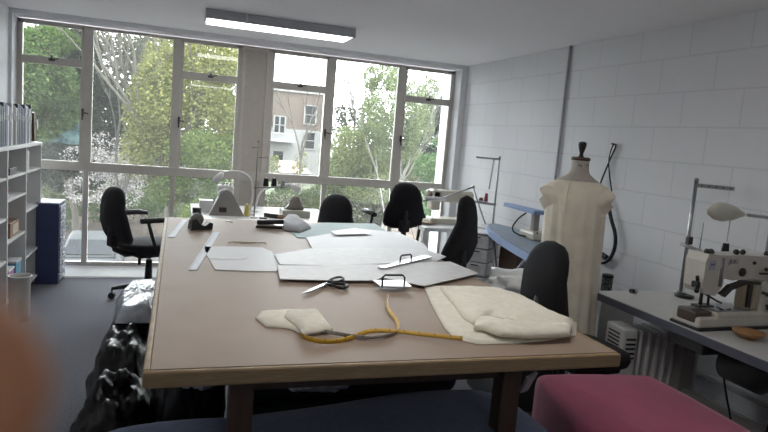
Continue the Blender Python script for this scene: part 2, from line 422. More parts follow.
bark = mat('grey_brown_bark', (.05, .045, .035), .9, var=.3, scale=6); palebark = mat('pale_birch_bark', (.12, .115, .105), .8, var=.3, scale=5)
L_mid = leaf_mat('mid_green_leaves', (0.0163, 0.0329, 0.0109), (0.0779, 0.1109, 0.0413))
L_dark = leaf_mat('dark_green_leaves', (0.0075, 0.0116, 0.0085), (0.0243, 0.0319, 0.0212))
L_yel = leaf_mat('yellow_green_leaves', (0.0441, 0.0555, 0.0173), (0.1737, 0.1737, 0.0666))
L_wht = leaf_mat('white_blossom', (0.1514, 0.1399, 0.1361), (0.3397, 0.3245, 0.3168), .25)
L_birch = leaf_mat('birch_leaves', (0.051, 0.0683, 0.0337), (0.151, 0.177, 0.0903))
L_lime = leaf_mat('bright_hedge_leaves', (0.0243, 0.0421, 0.0115), (0.0885, 0.114, 0.0375))
L_brn = leaf_mat('dry_bramble_leaves', (0.0176, 0.0166, 0.0115), (0.0529, 0.0504, 0.0376))
def P(x, y, Y): return ony(x, y, Y)
def blobs(px, Y, thick=1.4):
    """px: list of (x, y, rx, ry) as seen, standing at distance Y"""
    out = []
    k = Y/F_PX*1.05
    for i, (x, y, rx, ry) in enumerate(px):
        yy = Y+((i*37) % 5-2)*.35
        out.append((P(x, y, yy), (rx*k, min(thick, max(rx, ry)*k), ry*k)))
    return out
def tree(name, label, px, Y, n, size, lm, trunk=None, depth=4, seed=1, bk=None, r=.16, group=None, cat='tree', tl=3.2, spread=.5, droop=0.0):
    base = P(trunk[0], 200, Y); base.z = gz(Y)-.15
    t = thing(name, label, cat, base, 0, group)
    f = leaves('foliage', [(c-base, rr) for c, rr in blobs(px, Y)], n, size, lm, t, seed, droop) if n else None
    b = MB(); rnd = random.Random(seed)
    branches(b, (0, 0, 0), Vector((.02, 0, 1)), tl, r, depth, rnd, spread)
    b.build('trunk' if cat == 'tree' else 'stem', bk or bark, t, True)
    return t
# left window bank
tree('maple_tree', 'bright green broad-leaved tree in the leftmost window bay', [(38, 78, 30, 22), (30, 115, 26, 28), (55, 100, 22, 28), (30, 50, 22, 16), (50, 40, 26, 12), (20, 90, 18, 40)], 22, 30000, .11, L_mid, (25,), seed=3)
tree('evergreen_tree', 'dark dense evergreen seen left of the bare tree', [(75, 110, 18, 50), (62, 140, 20, 28), (95, 120, 22, 45), (80, 60, 18, 28), (70, 170, 30, 20)], 27, 36000, .13, L_dark, (78,), seed=4)
tree('magnolia_tree', 'small tree covered in white blossom below the bare branches', [(112, 150, 20, 16), (100, 165, 22, 14), (125, 172, 20, 18), (75, 158, 14, 10), (115, 195, 22, 12), (85, 190, 18, 12)], 24.5, 5200, .085, L_wht, (112,), seed=5, tl=1.4, r=.07)
tree('leafless_tree', 'tall bare grey tree standing behind the white blossom', [(128, 100, 10, 30)], 23.5, 0, .1, L_brn, (119,), depth=7, seed=11, bk=mat('pale_grey_bark', (.045, .042, .037), .9, var=.3), r=.10, tl=2.8, spread=.42)
tree('sycamore_tree', 'yellow green tree filling the middle panes of the left windows', [(160, 95, 22, 45), (150, 150, 26, 30), (185, 80, 22, 40), (205, 110, 24, 50), (225, 90, 22, 45), (215, 60, 28, 22), (165, 60, 20, 22), (235, 130, 20, 40), (150, 110, 22, 36), (160, 140, 22, 30)], 22.2, 42000, .095, L_yel, (165,), seed=6, r=.2, tl=3.8)
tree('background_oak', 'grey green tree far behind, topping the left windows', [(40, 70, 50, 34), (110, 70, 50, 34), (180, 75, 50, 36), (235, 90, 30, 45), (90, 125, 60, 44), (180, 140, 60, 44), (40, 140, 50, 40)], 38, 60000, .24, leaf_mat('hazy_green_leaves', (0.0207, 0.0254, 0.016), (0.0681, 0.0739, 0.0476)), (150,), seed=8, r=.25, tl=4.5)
tree('laurel_shrub', 'bright green laurel bushes under the left windows, right half', [(200, 150, 26, 16), (225, 155, 24, 18), (195, 185, 28, 18), (230, 190, 26, 20), (170, 190, 20, 14), (215, 215, 30, 18)], 21, 22000, .09, L_lime, (210,), seed=9, cat='shrub', tl=1.0, r=.05)
tree('ivy_shrub', 'low green bushes along the bank behind the car', [(60, 200, 26, 16), (50, 215, 20, 14), (100, 212, 20, 8), (150, 200, 26, 10), (130, 205, 20, 9), (175, 210, 26, 14)], 28.5, 14000, .10, L_mid, (60,), seed=12, cat='shrub', tl=.7, r=.04)
tree('bramble_shrub', 'tangle of dry brambles on the bank behind the left chair', [(110, 190, 30, 14), (160, 185, 34, 14), (70, 185, 30, 14), (140, 215, 40, 8)], 31, 5000, .12, L_brn, (120,), seed=13, cat='shrub', tl=1.2, r=.03, depth=4)
# right window bank
tree('birch_tree', 'tall airy birch with weeping leaves in the right windows', [(385, 105, 20, 34), (393, 75, 15, 16), (372, 120, 14, 22), (408, 115, 14, 34), (428, 88, 12, 14), (372, 78, 8, 12), (395, 140, 24, 24), (420, 120, 14, 30)], 20, 30000, .06, L_birch, (378,), seed=15, bk=palebark, r=.06, depth=5, tl=2.7, spread=.38, droop=.6)
tree('willow_tree', 'pale yellow green bushy tree under the birch', [(350, 150, 18, 22), (365, 165, 24, 20), (385, 160, 24, 24), (340, 170, 14, 16), (405, 165, 20, 22), (380, 190, 36, 16), (372, 140, 18, 18)], 23, 34000, .075, leaf_mat('willow_leaves', (0.0445, 0.0599, 0.0216), (0.1502, 0.1729, 0.0774)), (372,), seed=31, tl=1.8, r=.08, droop=.5)
tree('conifer_tree', 'dark blue green tree behind the birch at right', [(432, 135, 20, 34), (448, 120, 12, 30), (420, 170, 26, 18), (450, 160, 12, 30)], 26, 20000, .14, L_dark, (432,), seed=16)
tree('hazel_shrub', 'fresh green bush low in the rightmost window pane', [(432, 168, 18, 14), (440, 150, 12, 14), (430, 195, 20, 16), (415, 215, 22, 12)], 17, 4500, .1, leaf_mat('fresh_green_leaves', (0.0224, 0.0439, 0.0164), (0.0731, 0.1159, 0.0486)), (432,), seed=17, cat='shrub', tl=1.6, r=.04)
tree('garden_hedge', 'wide green hedge filling the panes under the house', [(290, 205, 30, 14), (325, 200, 26, 18), (350, 185, 22, 18), (360, 215, 30, 14), (280, 185, 12, 10), (395, 215, 30, 12)], 24, 24000, .09, leaf_mat('hedge_leaves', (0.021, 0.0312, 0.0108), (0.0708, 0.0861, 0.0351)), (310,), seed=18, cat='shrub', tl=1.2, r=.05)
tree('distant_tree', 'rounded hazy tree beside the brick house, far away', [(345, 115, 12, 10), (340, 135, 12, 16), (352, 150, 14, 24), (365, 120, 10, 14)], 42, 3500, .2, MATS['hazy_green_leaves'], (348,), seed=19, tl=3)
tree('forsythia_shrub', 'small yellow shrub growing before the white house wall', [(301, 160, 7, 9), (298, 168, 6, 6), (274, 165, 6, 10)], 38, 1200, .12, L_yel, (301,), seed=20, cat='shrub', tl=.8, r=.03)
tree('bare_sapling', 'slim leafless tree in front of the brick house', [(290, 105, 5, 5)], 36, 0, .1, L_brn, (297,), seed=23, depth=5, r=.11, tl=3.0, spread=.45)

# brick house
HB = thing('brick_house', 'brick house with white rendered lower storey beyond the garden', 'house', (5.6, 45, -2.2))
hb = HB.location
brick = brick_mat('tan_brick', (.085, .062, .048), (.072, .053, .042), (.08, .07, .06), .5, .17, .02, (0, 2), noise_amt=.2)
render_w = mat('white_render', (.16, .158, .152), .8); dkglass = mat('dark_window_glass', (.01, .012, .014), .3, spec=.15)
MB().bb((0, 0, 3.85), (4.3, 8, 6.45)).build('brick_wall', brick, HB)
MB().bb((0, -.02, -1), (4.3, 8, 3.85)).build('rendered_wall', render_w, HB)
MB().bb((-.1, -.15, 6.45), (4.4, 8.1, 6.7), .02).build('parapet', render_w, HB)
for (a, b, zt, zb) in ((8.6, 9.4, 3.4, 2.15), (8.68, 9.45, 1.5, .35), (6.45, 7.2, 2.45, 1.3)):
    fr = MB(); x0, x1, z0, z1 = a-hb.x, b-hb.x, zb-hb.z, zt-hb.z
    fr.bb((x0-.08, -.1, z0-.1), (x0+.03, .05, z1+.08)); fr.bb((x1-.03, -.1, z0-.1), (x1+.08, .05, z1+.08)); fr.bb((x0, -.1, z0-.1), (x1, .05, z0)); fr.bb((x0, -.1, z1), (x1, .05, z1+.08)); fr.bb((x0, -.09, (z0+z1)/2-.03), (x1, .05, (z0+z1)/2+.03))
    if a < 7: fr.bb(((x0+x1)/2-.05, -.1, z0), ((x0+x1)/2+.05, .05, z1))
    wf = fr.build('house_window', render_w, HB); MB().bb((x0, -.04, z0), (x1, 0, z1)).build('pane', dkglass, wf)
b = MB(); b.bb((.4, -1.0, 2.9), (2.2, 0, 3.0))
for k in range(13): b.bb((.42+k*.145, -1.0, 3.0), (.45+k*.145, -.97, 3.5))
b.bb((.4, -1.02, 3.48), (2.2, -.96, 3.54)); b.build('balcony', mat('grey_railing', (.25, .25, .26), .6), HB)
MB().bb((.9, -.06, 1.5), (1.6, -.02, 2.2)).build('garage_opening', dkglass, HB)
sh = thing('garden_shed', 'small white outbuilding with a brown roof below the house', 'shed', (7.5, 40, -1.9))
MB().bb((-1.3, 0, -.4), (.7, 2, .75)).build('shed_wall', render_w, sh)
r_ = MB(); r_.plane_prism([(0, 0), (2.2, 0), (1.5, .9), (.1, .9)], (-1.4, -.1, .7), (1, 0, 0), (0, .6, .8), .08); r_.build('shed_roof', mat('brown_roof_tile', (.4, .3, .27), .8, var=.2), sh)
fe = MB()
for k in range(16): fe.bb((8.3+k*.12, 37.5, -2.0), (8.37+k*.12, 37.53, -1.0))
fe.bb((8.3, 37.53, -1.2), (10.2, 37.56, -1.12)); tag(fe.build('picket_fence', render_w), 'white picket fence below the brick house', 'fence')
nt_ = MB(); o_ = P(27, 141, 24.4)
G_ = [[nt_.b.verts.new(o_+Vector((i*.17+.05*math.sin(j), .18*math.sin(i*1.3+j*.5), j*.12*(.55+.45*math.sin(i*.8+.6)**2)))) for i in range(11)] for j in range(11)]
for j in range(10):
    for i in range(10): nt_.b.faces.new((G_[j][i], G_[j][i+1], G_[j+1][i+1], G_[j+1][i]))
r_ = bmesh.ops.extrude_face_region(nt_.b, geom=list(nt_.b.faces)); [setattr(x, 'co', x.co+Vector((0, .012, 0))) for x in r_['geom'] if isinstance(x, bmesh.types.BMVert)]
tag(nt_.build('garden_netting', mat('teal_netting', (.02, .05, .052), .8)), 'teal netting hung between trees at left', 'netting')

# car, seen end on
car = thing('parked_car', 'silver grey car parked below the left window', 'car', (-2.35, 19.3, GZ), 0.04)
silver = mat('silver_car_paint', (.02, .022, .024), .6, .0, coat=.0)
b = MB(); secs = [(-.0, .35, .55), (.0, .75, .85), (.25, .86, 1.0), (.6, .86, 1.02), (1.1, .86, 1.02), (3.0, .87, 1.0), (3.9, .84, .92), (4.2, .7, .7)]
prev = None
for (y, hw, top) in secs:
    ring = [b.b.verts.new(v) for v in [(-hw, y, .25), (-hw-.02, y, .6), (-hw+.05, y, top-.06), (-hw+.15, y, top), (hw-.15, y, top), (hw-.05, y, top-.06), (hw+.02, y, .6), (hw, y, .25)]]
    if prev:
        for k in range(8): b.b.faces.new((prev[k], prev[(k+1) % 8], ring[(k+1) % 8], ring[k]))
    else: b.b.faces.new(ring)
    prev = ring
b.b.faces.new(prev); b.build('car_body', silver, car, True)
b = MB(); prev = None
for (y, hw, z) in [(.15, .74, 1.0), (.75, .60, 1.42), (1.2, .60, 1.47), (2.0, .6, 1.46), (2.8, .72, 1.0)]:
    ring = [b.b.verts.new(v) for v in [(-.76, max(y, .2), .98), (-hw, y, z-.03), (-hw+.08, y, z), (hw-.08, y, z), (hw, y, z-.03), (.76, max(y, .2), .98)]]
    if prev:
        for k in range(6): b.b.faces.new((prev[k], prev[(k+1) % 6], ring[(k+1) % 6], ring[k]))
    else: b.b.faces.new(ring)
    prev = ring
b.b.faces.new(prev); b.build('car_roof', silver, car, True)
b = MB(); v = [b.b.verts.new(q) for q in [(-.66, .17, 1.05), (.66, .17, 1.05), (.52, .68, 1.385), (-.52, .68, 1.385)]]; b.b.faces.new(v)
r = bmesh.ops.extrude_face_region(b.b, geom=list(b.b.faces)); [setattr(x, 'co', x.co+Vector((0, -.03, .03))) for x in r['geom'] if isinstance(x, bmesh.types.BMVert)]
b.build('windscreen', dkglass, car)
for sx in (-.8, .8):
    for y in (.75, 3.4): MB().lathe([(.2, -.1), (.32, -.09), (.32, .09), (.2, .1)], (sx, y, .32), 20, rot=(0, PI/2, 0)).build('wheel', blackpl, car)

# ------------------------------------------------------------------ cutting table
TT = .902; tx0, tx1, ty0, ty1 = -.058, 1.29, 1.474, 3.99
ct = thing('cutting_table', 'large beige laminate cutting table with oak lipping', 'table', (0, 0, 0))
MB().bb((tx0+.018, ty0+.018, TT-.042), (tx1-.018, ty1-.018, TT)).build('tabletop', table_m, ct)
l = MB()
l.bb((tx0, ty0, TT-.042), (tx1, ty0+.018, TT-.0004), .007, 3); l.bb((tx0, ty1-.018, TT-.042), (tx1, ty1, TT-.0004), .003)
l.bb((tx0, ty0+.018, TT-.042), (tx0+.018, ty1-.018, TT-.0004), .006, 3); l.bb((tx1-.018, ty0+.018, TT-.042), (tx1, ty1-.018, TT-.0004), .003)
l.build('edge_lipping', oak, ct)
for x in (.19, 1.02):
    for y in (1.66, 3.8): MB().bb((x-.032, y-.032, 0), (x+.032, y+.032, TT-.042), .003).build('leg', leg_wood, ct)
a = MB(); a.bb((.22, 1.65, .77), (.99, 1.67, TT-.042)); a.bb((.22, 3.79, .77), (.99, 3.81, TT-.042)); a.bb((.18, 1.69, .77), (.2, 3.77, TT-.042)); a.bb((1.01, 1.69, .77), (1.03, 3.77, TT-.042)); a.build('apron', leg_wood, ct)

# ------------------------------------------------------------------ chairs
def outline_back(wb, wt, h, n=10):
    """backrest outline, rounded, wider below"""
    pts = []
    for k in range(n+1):
        t = PI*k/n; pts.append((wt*math.cos(t)*abs(math.cos(t))**-.25 if abs(math.cos(t)) > 1e-3 else 0, h-.16+.16*math.sin(t)))
    pts += [(-wb, h*.35), (-wb*.97, h*.12), (-wb*.8, .02), (-wb*.4, 0), (wb*.4, 0), (wb*.8, .02), (wb*.97, h*.12), (wb, h*.35)]
    return pts
def puff(mb, outl, th, place, cen, layers=((-1, .0), (-1, .8), (-.75, .95), (0, 1), (.75, .95), (1, .8), (1, 0))):
    rings = []
    for d, s_ in layers:
        if s_ == 0: rings.append([mb.b.verts.new(place(cen[0], cen[1], d*th*1.08))]); continue
        rings.append([mb.b.verts.new(place(cen[0]+(x-cen[0])*s_, cen[1]+(y-cen[1])*s_, d*th)) for x, y in outl])
    n = len(outl)
    for A, B in zip(rings, rings[1:]):
        for k in range(n):
            if len(A) == 1: f = mb.b.faces.new((A[0], B[(k+1) % n], B[k]))
            elif len(B) == 1: f = mb.b.faces.new((A[k], A[(k+1) % n], B[0]))
            else: f = mb.b.faces.new((A[k], A[(k+1) % n], B[(k+1) % n], B[k]))
            f.smooth = True
    return mb
def office_chair(label, loc, fwd, top, seat_z, arms, tilt=.12, wb=.215, wt=.165, bh=None, group='black office chairs', ah=0.0, ss=1.0):
    t = thing('office_chair', label, 'chair', (loc[0], loc[1], 0), math.atan2(fwd[1], fwd[0])-PI/2, group)
    # local +y is where the sitter faces
    so = [(.24*math.cos(a)*(1 if True else 0), .22*math.sin(a)) for a in [2*PI*k/28 for k in range(28)]]
    so = [(math.copysign(abs(x/.24)**.6*.235, x), math.copysign(abs(y/.22)**.7*.225, y)) for x, y in so]
    puff(MB(), so, .038, lambda x, y, d: Vector((x*ss, y*ss-.03*(1-ss)*5, seat_z-.04+d-.25*max(0, y-.12)**1.5)), (0, 0)).build('seat', blackfab, t)
    bh = bh or (top-seat_z-.10); z0 = top-bh
    def pb(x, y, d):
        yy = -.25-tilt*(y) + .05*math.sin(y/bh*PI)*-1 + .35*x*x
        return Vector((x, yy-d, z0+y))
    puff(MB(), outline_back(wb, wt, bh), .035, pb, (0, bh*.5)).build('backrest', blackfab, t)
    k = MB(); k.tube([(0, .0, seat_z-.1), (0, -.2, seat_z-.1), (0, -.29, seat_z-.05), (0, -.325, z0+.08), (0, -.32, z0+.2)], [.02, .024, .024, .024, .018], 8); k.box((0, -.31, z0+.03), (.09, .06, .1), None, .012); k.build('back_bracket', blackpl, t)
    MB().box((0, 0, seat_z-.105), (.18, .26, .05), None, .01).build('seat_plate', blackpl, t)
    MB().tube([(.0, 0, seat_z-.1), (0, 0, .3)], .016, 12).build('gas_lift', chrome, t); MB().tube([(0, 0, .34), (0, 0, .1)], [.026, .032], 12).build('lift_cover', blackpl, t)
    for s in (-1, 1):
        MB().tube([(s*.08, .02, seat_z-.11), (s*.2, .03, seat_z-.13), (s*.215, .03, seat_z-.2)], [.007, .007, .007], 6).tube([(s*.215, .03, seat_z-.18), (s*.215, .03, seat_z-.25)], .014, 8).build('lever', blackpl, t)
    if arms:
        for s in (-1, 1):
            MB().tube([(s*.14, -.05, seat_z-.09), (s*.235, -.05, seat_z-.07), (s*.235, -.10, seat_z+.06), (s*.232, -.14, seat_z+.19+ah)], .014, 8).tube([(s*.232, -.2, seat_z+.2+ah), (s*.232, .0, seat_z+.205+ah), (s*.232, .09, seat_z+.195+ah)], [.02, .024, .02], 8).build('armrest', blackpl, t)
    for i in range(5):
        a = 2*PI*i/5+.3; c, s = math.cos(a), math.sin(a)
        MB().tube([(c*.02, s*.02, .13), (c*.18, s*.18, .105), (c*.28, s*.28, .085)], [.026, .02, .015], 8).build('base_spoke', blackpl, t)
        w_ = MB(); w_.tube([(c*.28, s*.28, .09), (c*.28, s*.28, .05)], .008, 6)
        for o in (-.014, .014): w_.tube([(c*.28-s*(o-.008), s*.28+c*(o-.008), .027), (c*.28-s*(o+.008), s*.28+c*(o+.008), .027)], .027, 14)
        w_.build('caster', blackpl, t)
    return t
office_chair('black office chair in profile by the window, left of the table', (-.19, 5.38), (.86, .5), .95, .50, True, tilt=.1, bh=.46)
office_chair('black armless chair whose rounded back shows above the table end', (1.44, 4.74), (.85, .5), 1.04, .47, False)
office_chair('black swivel chair with both armrests, its back to us by the window', (1.83, 5.2), (-.05, 1), 1.135, .57, True, tilt=.05, wb=.185, wt=.15, bh=.40, ah=.07)
office_chair('black chair tucked behind the right edge of the table, seen edge on', (1.515, 3.72), (-.62, .78), 1.18, .6, False, wb=.20, wt=.10, bh=.5)
office_chair('black chair between the calico cloth and the dress form', (1.90, 2.40), (1, .06), 1.09, .60, False, ss=.82, bh=.43, wb=.155, wt=.135, tilt=.05)

# ------------------------------------------------------------------ bookcase and contents
bc = thing('bookcase', 'white open bookcase of cubby shelves against the left wall', 'bookcase', (-1.1, 0, 0))
UY = [3.74, 4.30, 4.86, 5.42, 5.96]; TOPZ = 1.215
for y in UY: MB().bb((-.28, y-.011, 0), (0, y+.011, TOPZ-.02)).build('side_panel', shelfgrey, bc)
MB().bb((-.285, 3.7, TOPZ-.02), (.004, 5.985, TOPZ+.004), .002).build('top_panel', whitemel, bc)
MB().bb((-.285, 3.74, .03), (-.278, 5.96, TOPZ-.02)).build('back_panel', shelfgrey, bc)
levels = {0: [.11, .42, .75, 1.0], 1: [.11, .42, .72, 1.0], 2: [.11, .54, .84, 1.0], 3: [.08, .32, .69, 1.0]}
for i in range(4):
    for z in levels[i]: MB().bb((-.278, UY[i]+.011, z-.009), (-.004, UY[i+1]-.011, z+.009)).build('shelf', whitemel, bc)
def cm(n, c, r=.5): return mat(n, c, r)
cols = [((.02, .02, .025), .03, 'black'), ((.4, .41, .43), .045, 'pale grey'), ((.02, .02, .02), .06, 'wide black'), ((.03, .045, .13), .05, 'navy blue'), ((.03, .03, .035), .04, 'slim black'), ((.03, .04, .11), .055, 'dark navy'), ((.03, .04, .11), .05, 'navy'), ((.6, .6, .64), .045, 'white'), ((.02, .03, .09), .05, 'blue black'), ((.6, .6, .6), .05, 'off-white'), ((.04, .04, .045), .04, 'charcoal')]
y = 4.62
for i, (c, w_, nm) in enumerate(cols*2):
    if y > 5.86: break
    h = .27+.03*((i*7) % 4)/3
    t = thing('ring_binder', '%s ring binder on the bookcase top, %s' % (nm, 'nearest part of the row' if i < 11 else 'window end of the row'), 'binder', (-1.13, y+w_/2, TOPZ+.0045), 0, 'binders on the bookcase')
    MB().bb((-.22, -w_/2+.001, 0), (0, w_/2-.001, h), .003).build('cover', cm('binder_'+nm.replace(' ', '_'), c), t)
    MB().bb((.0, -w_*.25, h*.62), (.0012, w_*.25, h*.78)).build('spine_label', cm('dull_label', (.35, .35, .37)), t)
    y += w_+.004
t = thing('magazine_file', 'brown leaning file box at the window end of the binders', 'box', (-1.14, 5.90, TOPZ+.0045), 0)
MB().box((-.1, 0, .125), (.2, .055, .24), (.12, 0, 0), .003).build('file_box', cm('brown_card', (.13, .07, .045)), t)
MB().plane_prism([(0, 0), (.05, .02), (.03, .09), (-.01, .08)], (.02, -.03, .1), (0, 1, 0), (0, 0, 1), .003).build('loose_paper', whitemel, t)
def shelf_thing(name, lab, cat, bay, z, yo, size, m, bev=.004, dx=.12, extra=None):
    yc = UY[bay]+yo; t = thing(name, lab, cat, (-1.1-dx, yc, z+.0095)); s = size
    MB().bb((-s[0]/2, -s[1]/2, 0), (s[0]/2, s[1]/2, s[2]), bev).build('body', m, t)
    if extra: extra(t, s)
    return t
def lid(t, s): MB().bb((-s[0]/2-.004, -s[1]/2-.004, s[2]), (s[0]/2+.004, s[1]/2+.004, s[2]+.015), .003).build('lid', whitemel, t)
shelf_thing('cardboard_box', 'brown cardboard box on a bookcase shelf', 'box', 2, .54, .30, (.2, .26, .11), cm('brown_box_card', (.26, .15, .09)), extra=lambda t, s: MB().bb((s[0]/2, -.06, .02), (s[0]/2+.0015, .10, .09)).build('box_label', cm('tan_label', (.55, .45, .33)), t))
shelf_thing('storage_tub', 'clear tub with pink contents low on the bookcase', 'tub', 2, .11, .16, (.22, .16, .2), cm('pink_plastic', (.55, .2, .45)), extra=lid)
shelf_thing('storage_tub', 'blue tub beside the pink one on the bookcase', 'tub', 2, .11, .38, (.22, .16, .22), cm('blue_plastic', (.12, .35, .5)), extra=lid)
shelf_thing('cotton_reel_box', 'small white box on the upper bookcase shelf', 'box', 2, .84, .12, (.14, .09, .08), whitemel)
shelf_thing('red_pincushion', 'dark red pincushion on the third bookcase shelf', 'pincushion', 2, .84, .38, (.08, .08, .05), cm('dark_red', (.25, .04, .04)), .02)
shelf_thing('paper_stack', 'stack of white papers standing in the upper window-end cubby', 'papers', 3, 1.0, .16, (.2, .05, .15), whitemel)
shelf_thing('toolbox', 'dark flat box in the upper middle cubby', 'box', 2, 1.0, .24, (.2, .2, .05), cm('dark_grey_box', (.06, .05, .06)))
t = thing('waste_bin', 'pale round bin standing before the bookcase', 'bin', (-1.02, 4.85, 0))
MB().lathe([(.06, 0), (.064, .02), (.07, .31), (.074, .32), (.068, .32), (.066, .3), (.058, .03), (.01, .02)], n=28, cap=True).build('bin_body', cm('pale_bin_plastic', (.55, .52, .5), .4), t)
MB().tube([(.073*math.cos(a), .073*math.sin(a), .32) for a in [2*PI*k/24 for k in range(25)]], .005, 6, False).build('bin_rim', whitemel, t)

# navy drawers by the window
nd = thing('drawer_cabinet', 'navy blue multi-drawer cabinet between bookcase and window', 'cabinet', (-1.03, 6.02, 0))
MB().bb((-.09, -.14, 0), (.085, .14, .70), .004).build('cabinet_body', navy, nd); MB().bb((-.095, -.145, .70), (.09, .145, .712), .002).build('cabinet_top', cm('grey_blue_top', (.3, .33, .42)), nd)
for k in range(10):
    d_ = MB().bb((.085, -.13, .03+k*.066), (.10, .13, .085+k*.066), .003).build('drawer', cm('grey_drawer_front', (.3, .32, .4)), nd)
    MB().bb((.10, -.04, .05+k*.066), (.108, .04, .062+k*.066), .002).build('drawer_pull', whitemel, d_)

# ------------------------------------------------------------------ things lying on the cutting table
def sheet(name, label, px, z, th, m, cat='pattern piece', group='card pattern pieces', bev=0, sm=1):
    pts = px_poly(px, z); c = sum((Vector(p).to_3d() for p in pts), Vector())/len(pts)
    o = MB().prism([(p[0]-c.x, p[1]-c.y) for p in pts], 0, th, bev).build(name, m, None, False, (c.x, c.y, z))
    return tag(o, label, cat, group)
ZT = TT+.0006
sheet('pattern_piece', 'grey card pattern piece with torn white label, leftmost on table', [(204, 247), (207, 256), (215, 270), (245, 271.5), (276, 272), (283, 264), (272, 252), (262, 248), (230, 247)], ZT, .003, paper)
sheet('cutting_mat', 'blue green cutting mat at the far end of the table', [(288, 229), (297, 238), (400, 240), (375, 224), (325, 223)], ZT, .003, mint, 'cutting mat', None)
sheet('pattern_piece', 'broad pale pattern piece lying over the green mat', [(306, 238), (313, 250), (345, 252), (428, 250), (424, 244), (398, 233), (360, 229), (335, 233)], ZT+.004, .003, paper)
sheet('pattern_piece', 'long pale pattern piece in the middle of the stack', [(274, 255), (280, 265), (330, 266), (436, 262), (446, 257), (428, 250), (360, 248), (310, 249)], ZT+.0075, .003, cm('pale_card', (.68, .67, .68), .5))
sheet('pattern_piece', 'long front pattern piece pointing right toward the black chair', [(277, 266), (280, 279.5), (330, 281), (376, 281), (381, 278), (424, 286.5), (479, 274), (450, 262), (400, 264), (320, 266)], ZT+.011, .003, cm('warm_card', (.64, .625, .62), .5))
sheet('pattern_piece', 'small white paper with dark print on the green mat', [(331, 231), (336, 235), (372, 234), (356, 228)], ZT+.0145, .001, whitemel)
def ruler(name, label, px):
    pts = [onz(x, y, ZT) for x, y in px]; c = sum(pts, Vector())/4; t = thing(name, label, 'ruler', (c.x, c.y, ZT), 0, 'clear white rulers')
    MB().prism([(p.x-c.x, p.y-c.y) for p in pts], 0, .003).build('blade', cm('frosted_ruler', (.6, .62, .68), .5), t)
    a, b_ = (pts[0]+pts[1])/2-c, (pts[2]+pts[3])/2-c; d = (b_-a); n_ = Vector((-d.y, d.x, 0)).normalized(); mk = MB(); e = (pts[1]-pts[0]).length/2
    for k in range(1, 30):
        q = a+d*k/30+n_*(e-.006); mk.box((q.x, q.y, .0033), (.0012, .008 if k % 5 else .016, .0006), (0, 0, math.atan2(n_.y, n_.x)-PI/2))
    mk.build('scale_marks', dark_metal, t)
    return t
ruler('ruler', 'frosted ruler slanting at the far left table corner', [(167.7, 237.2), (174.8, 237.2), (187.3, 220.2), (181.9, 219.8)])
ruler('ruler', 'frosted ruler touching the leftmost pattern piece', [(188.3, 270.3), (197.2, 270.3), (220.4, 232.5), (213.3, 232)])

# pattern weights with loop handles
def weight(label, px, h0, h1, z, hz):
    pts = [onz(x, y, z) for x, y in px]; c = sum(pts, Vector())/4; t = thing('pattern_weight', label, 'pattern weight', (c.x, c.y, z), 0, 'steel pattern weights')
    MB().prism([(p.x-c.x, p.y-c.y) for p in pts], 0, .006, .001).build('plate', mat('polished_steel', (.5, .51, .53), .28, 1.0, var=.02), t)
    a, b_ = onz(*h0, z+.006)-c, onz(*h1, z+.006)-c; a.z = b_.z = .006
    up = Vector((0, 0, hz)); s_ = (b_-a)*.1
    MB().tube([a, a+up*.8, a+up+s_, b_+up-s_, b_+up*.8, b_], .004, 8).build('handle', blackpl, t)
    return t
weight('steel bar weight with black loop handle, farther on the pattern', [(378, 268), (384, 269.5), (432, 258), (425, 256)], (400, 263), (411, 261.5), ZT+.015, .035)
weight('square steel weight with black loop handle, nearer on bare table', [(373, 281.5), (381, 287.5), (412, 288), (404, 281.5)], (382, 286.5), (404, 286.5), ZT+.0155, .045)

# scissors
def sc_pt(x, y, dz=0): v = onz(x, y, ZT); v.z = ZT+dz; return v
t = thing('dressmaking_scissors', 'steel dressmaking scissors with dark handles, lying open', 'scissors', sc_pt(326, 287)); c0 = t.location.copy()
def blade(name, p, q, wv, z, m):
    p, q = sc_pt(*p)-c0, sc_pt(*q)-c0; d = (q-p).normalized(); n_ = Vector((-d.y, d.x, 0))
    L = (q-p).length
    return MB().prism([(p-n_*wv)[:2], (p+n_*wv)[:2], (p+d*L*.7+n_*wv*.8)[:2], q[:2], (p+d*L*.6-n_*wv*.9)[:2]], z, z+.003, .0008).build(name, m, t)
blade('blade', (326, 287), (301, 295.5), .009, .004, MATS['polished_steel']); blade('blade', (326, 286), (303, 296), .009, .008, MATS['polished_steel'])
def loop(pts, r, z):
    P_ = [sc_pt(x, y)-c0 for x, y in pts]; P_ = [Vector((p.x, p.y, z)) for p in smooth_pts(P_, 2)]; return MB().tube(P_+[P_[0]], r, 8, False)
loop([(327, 287), (334, 288.5), (341, 291), (347.5, 289.5), (346, 287), (338, 285.5)], .006, .01).build('handle', blackpl, t)
loop([(327, 285), (332, 282), (339, 280.5), (344, 282), (340, 285), (333, 286)], .006, .014).build('handle', blackpl, t)
MB().lathe([(.006, 0), (.006, .012), (.003, .014)], (0, 0, .003), 12).build('pivot_screw', chrome, t)

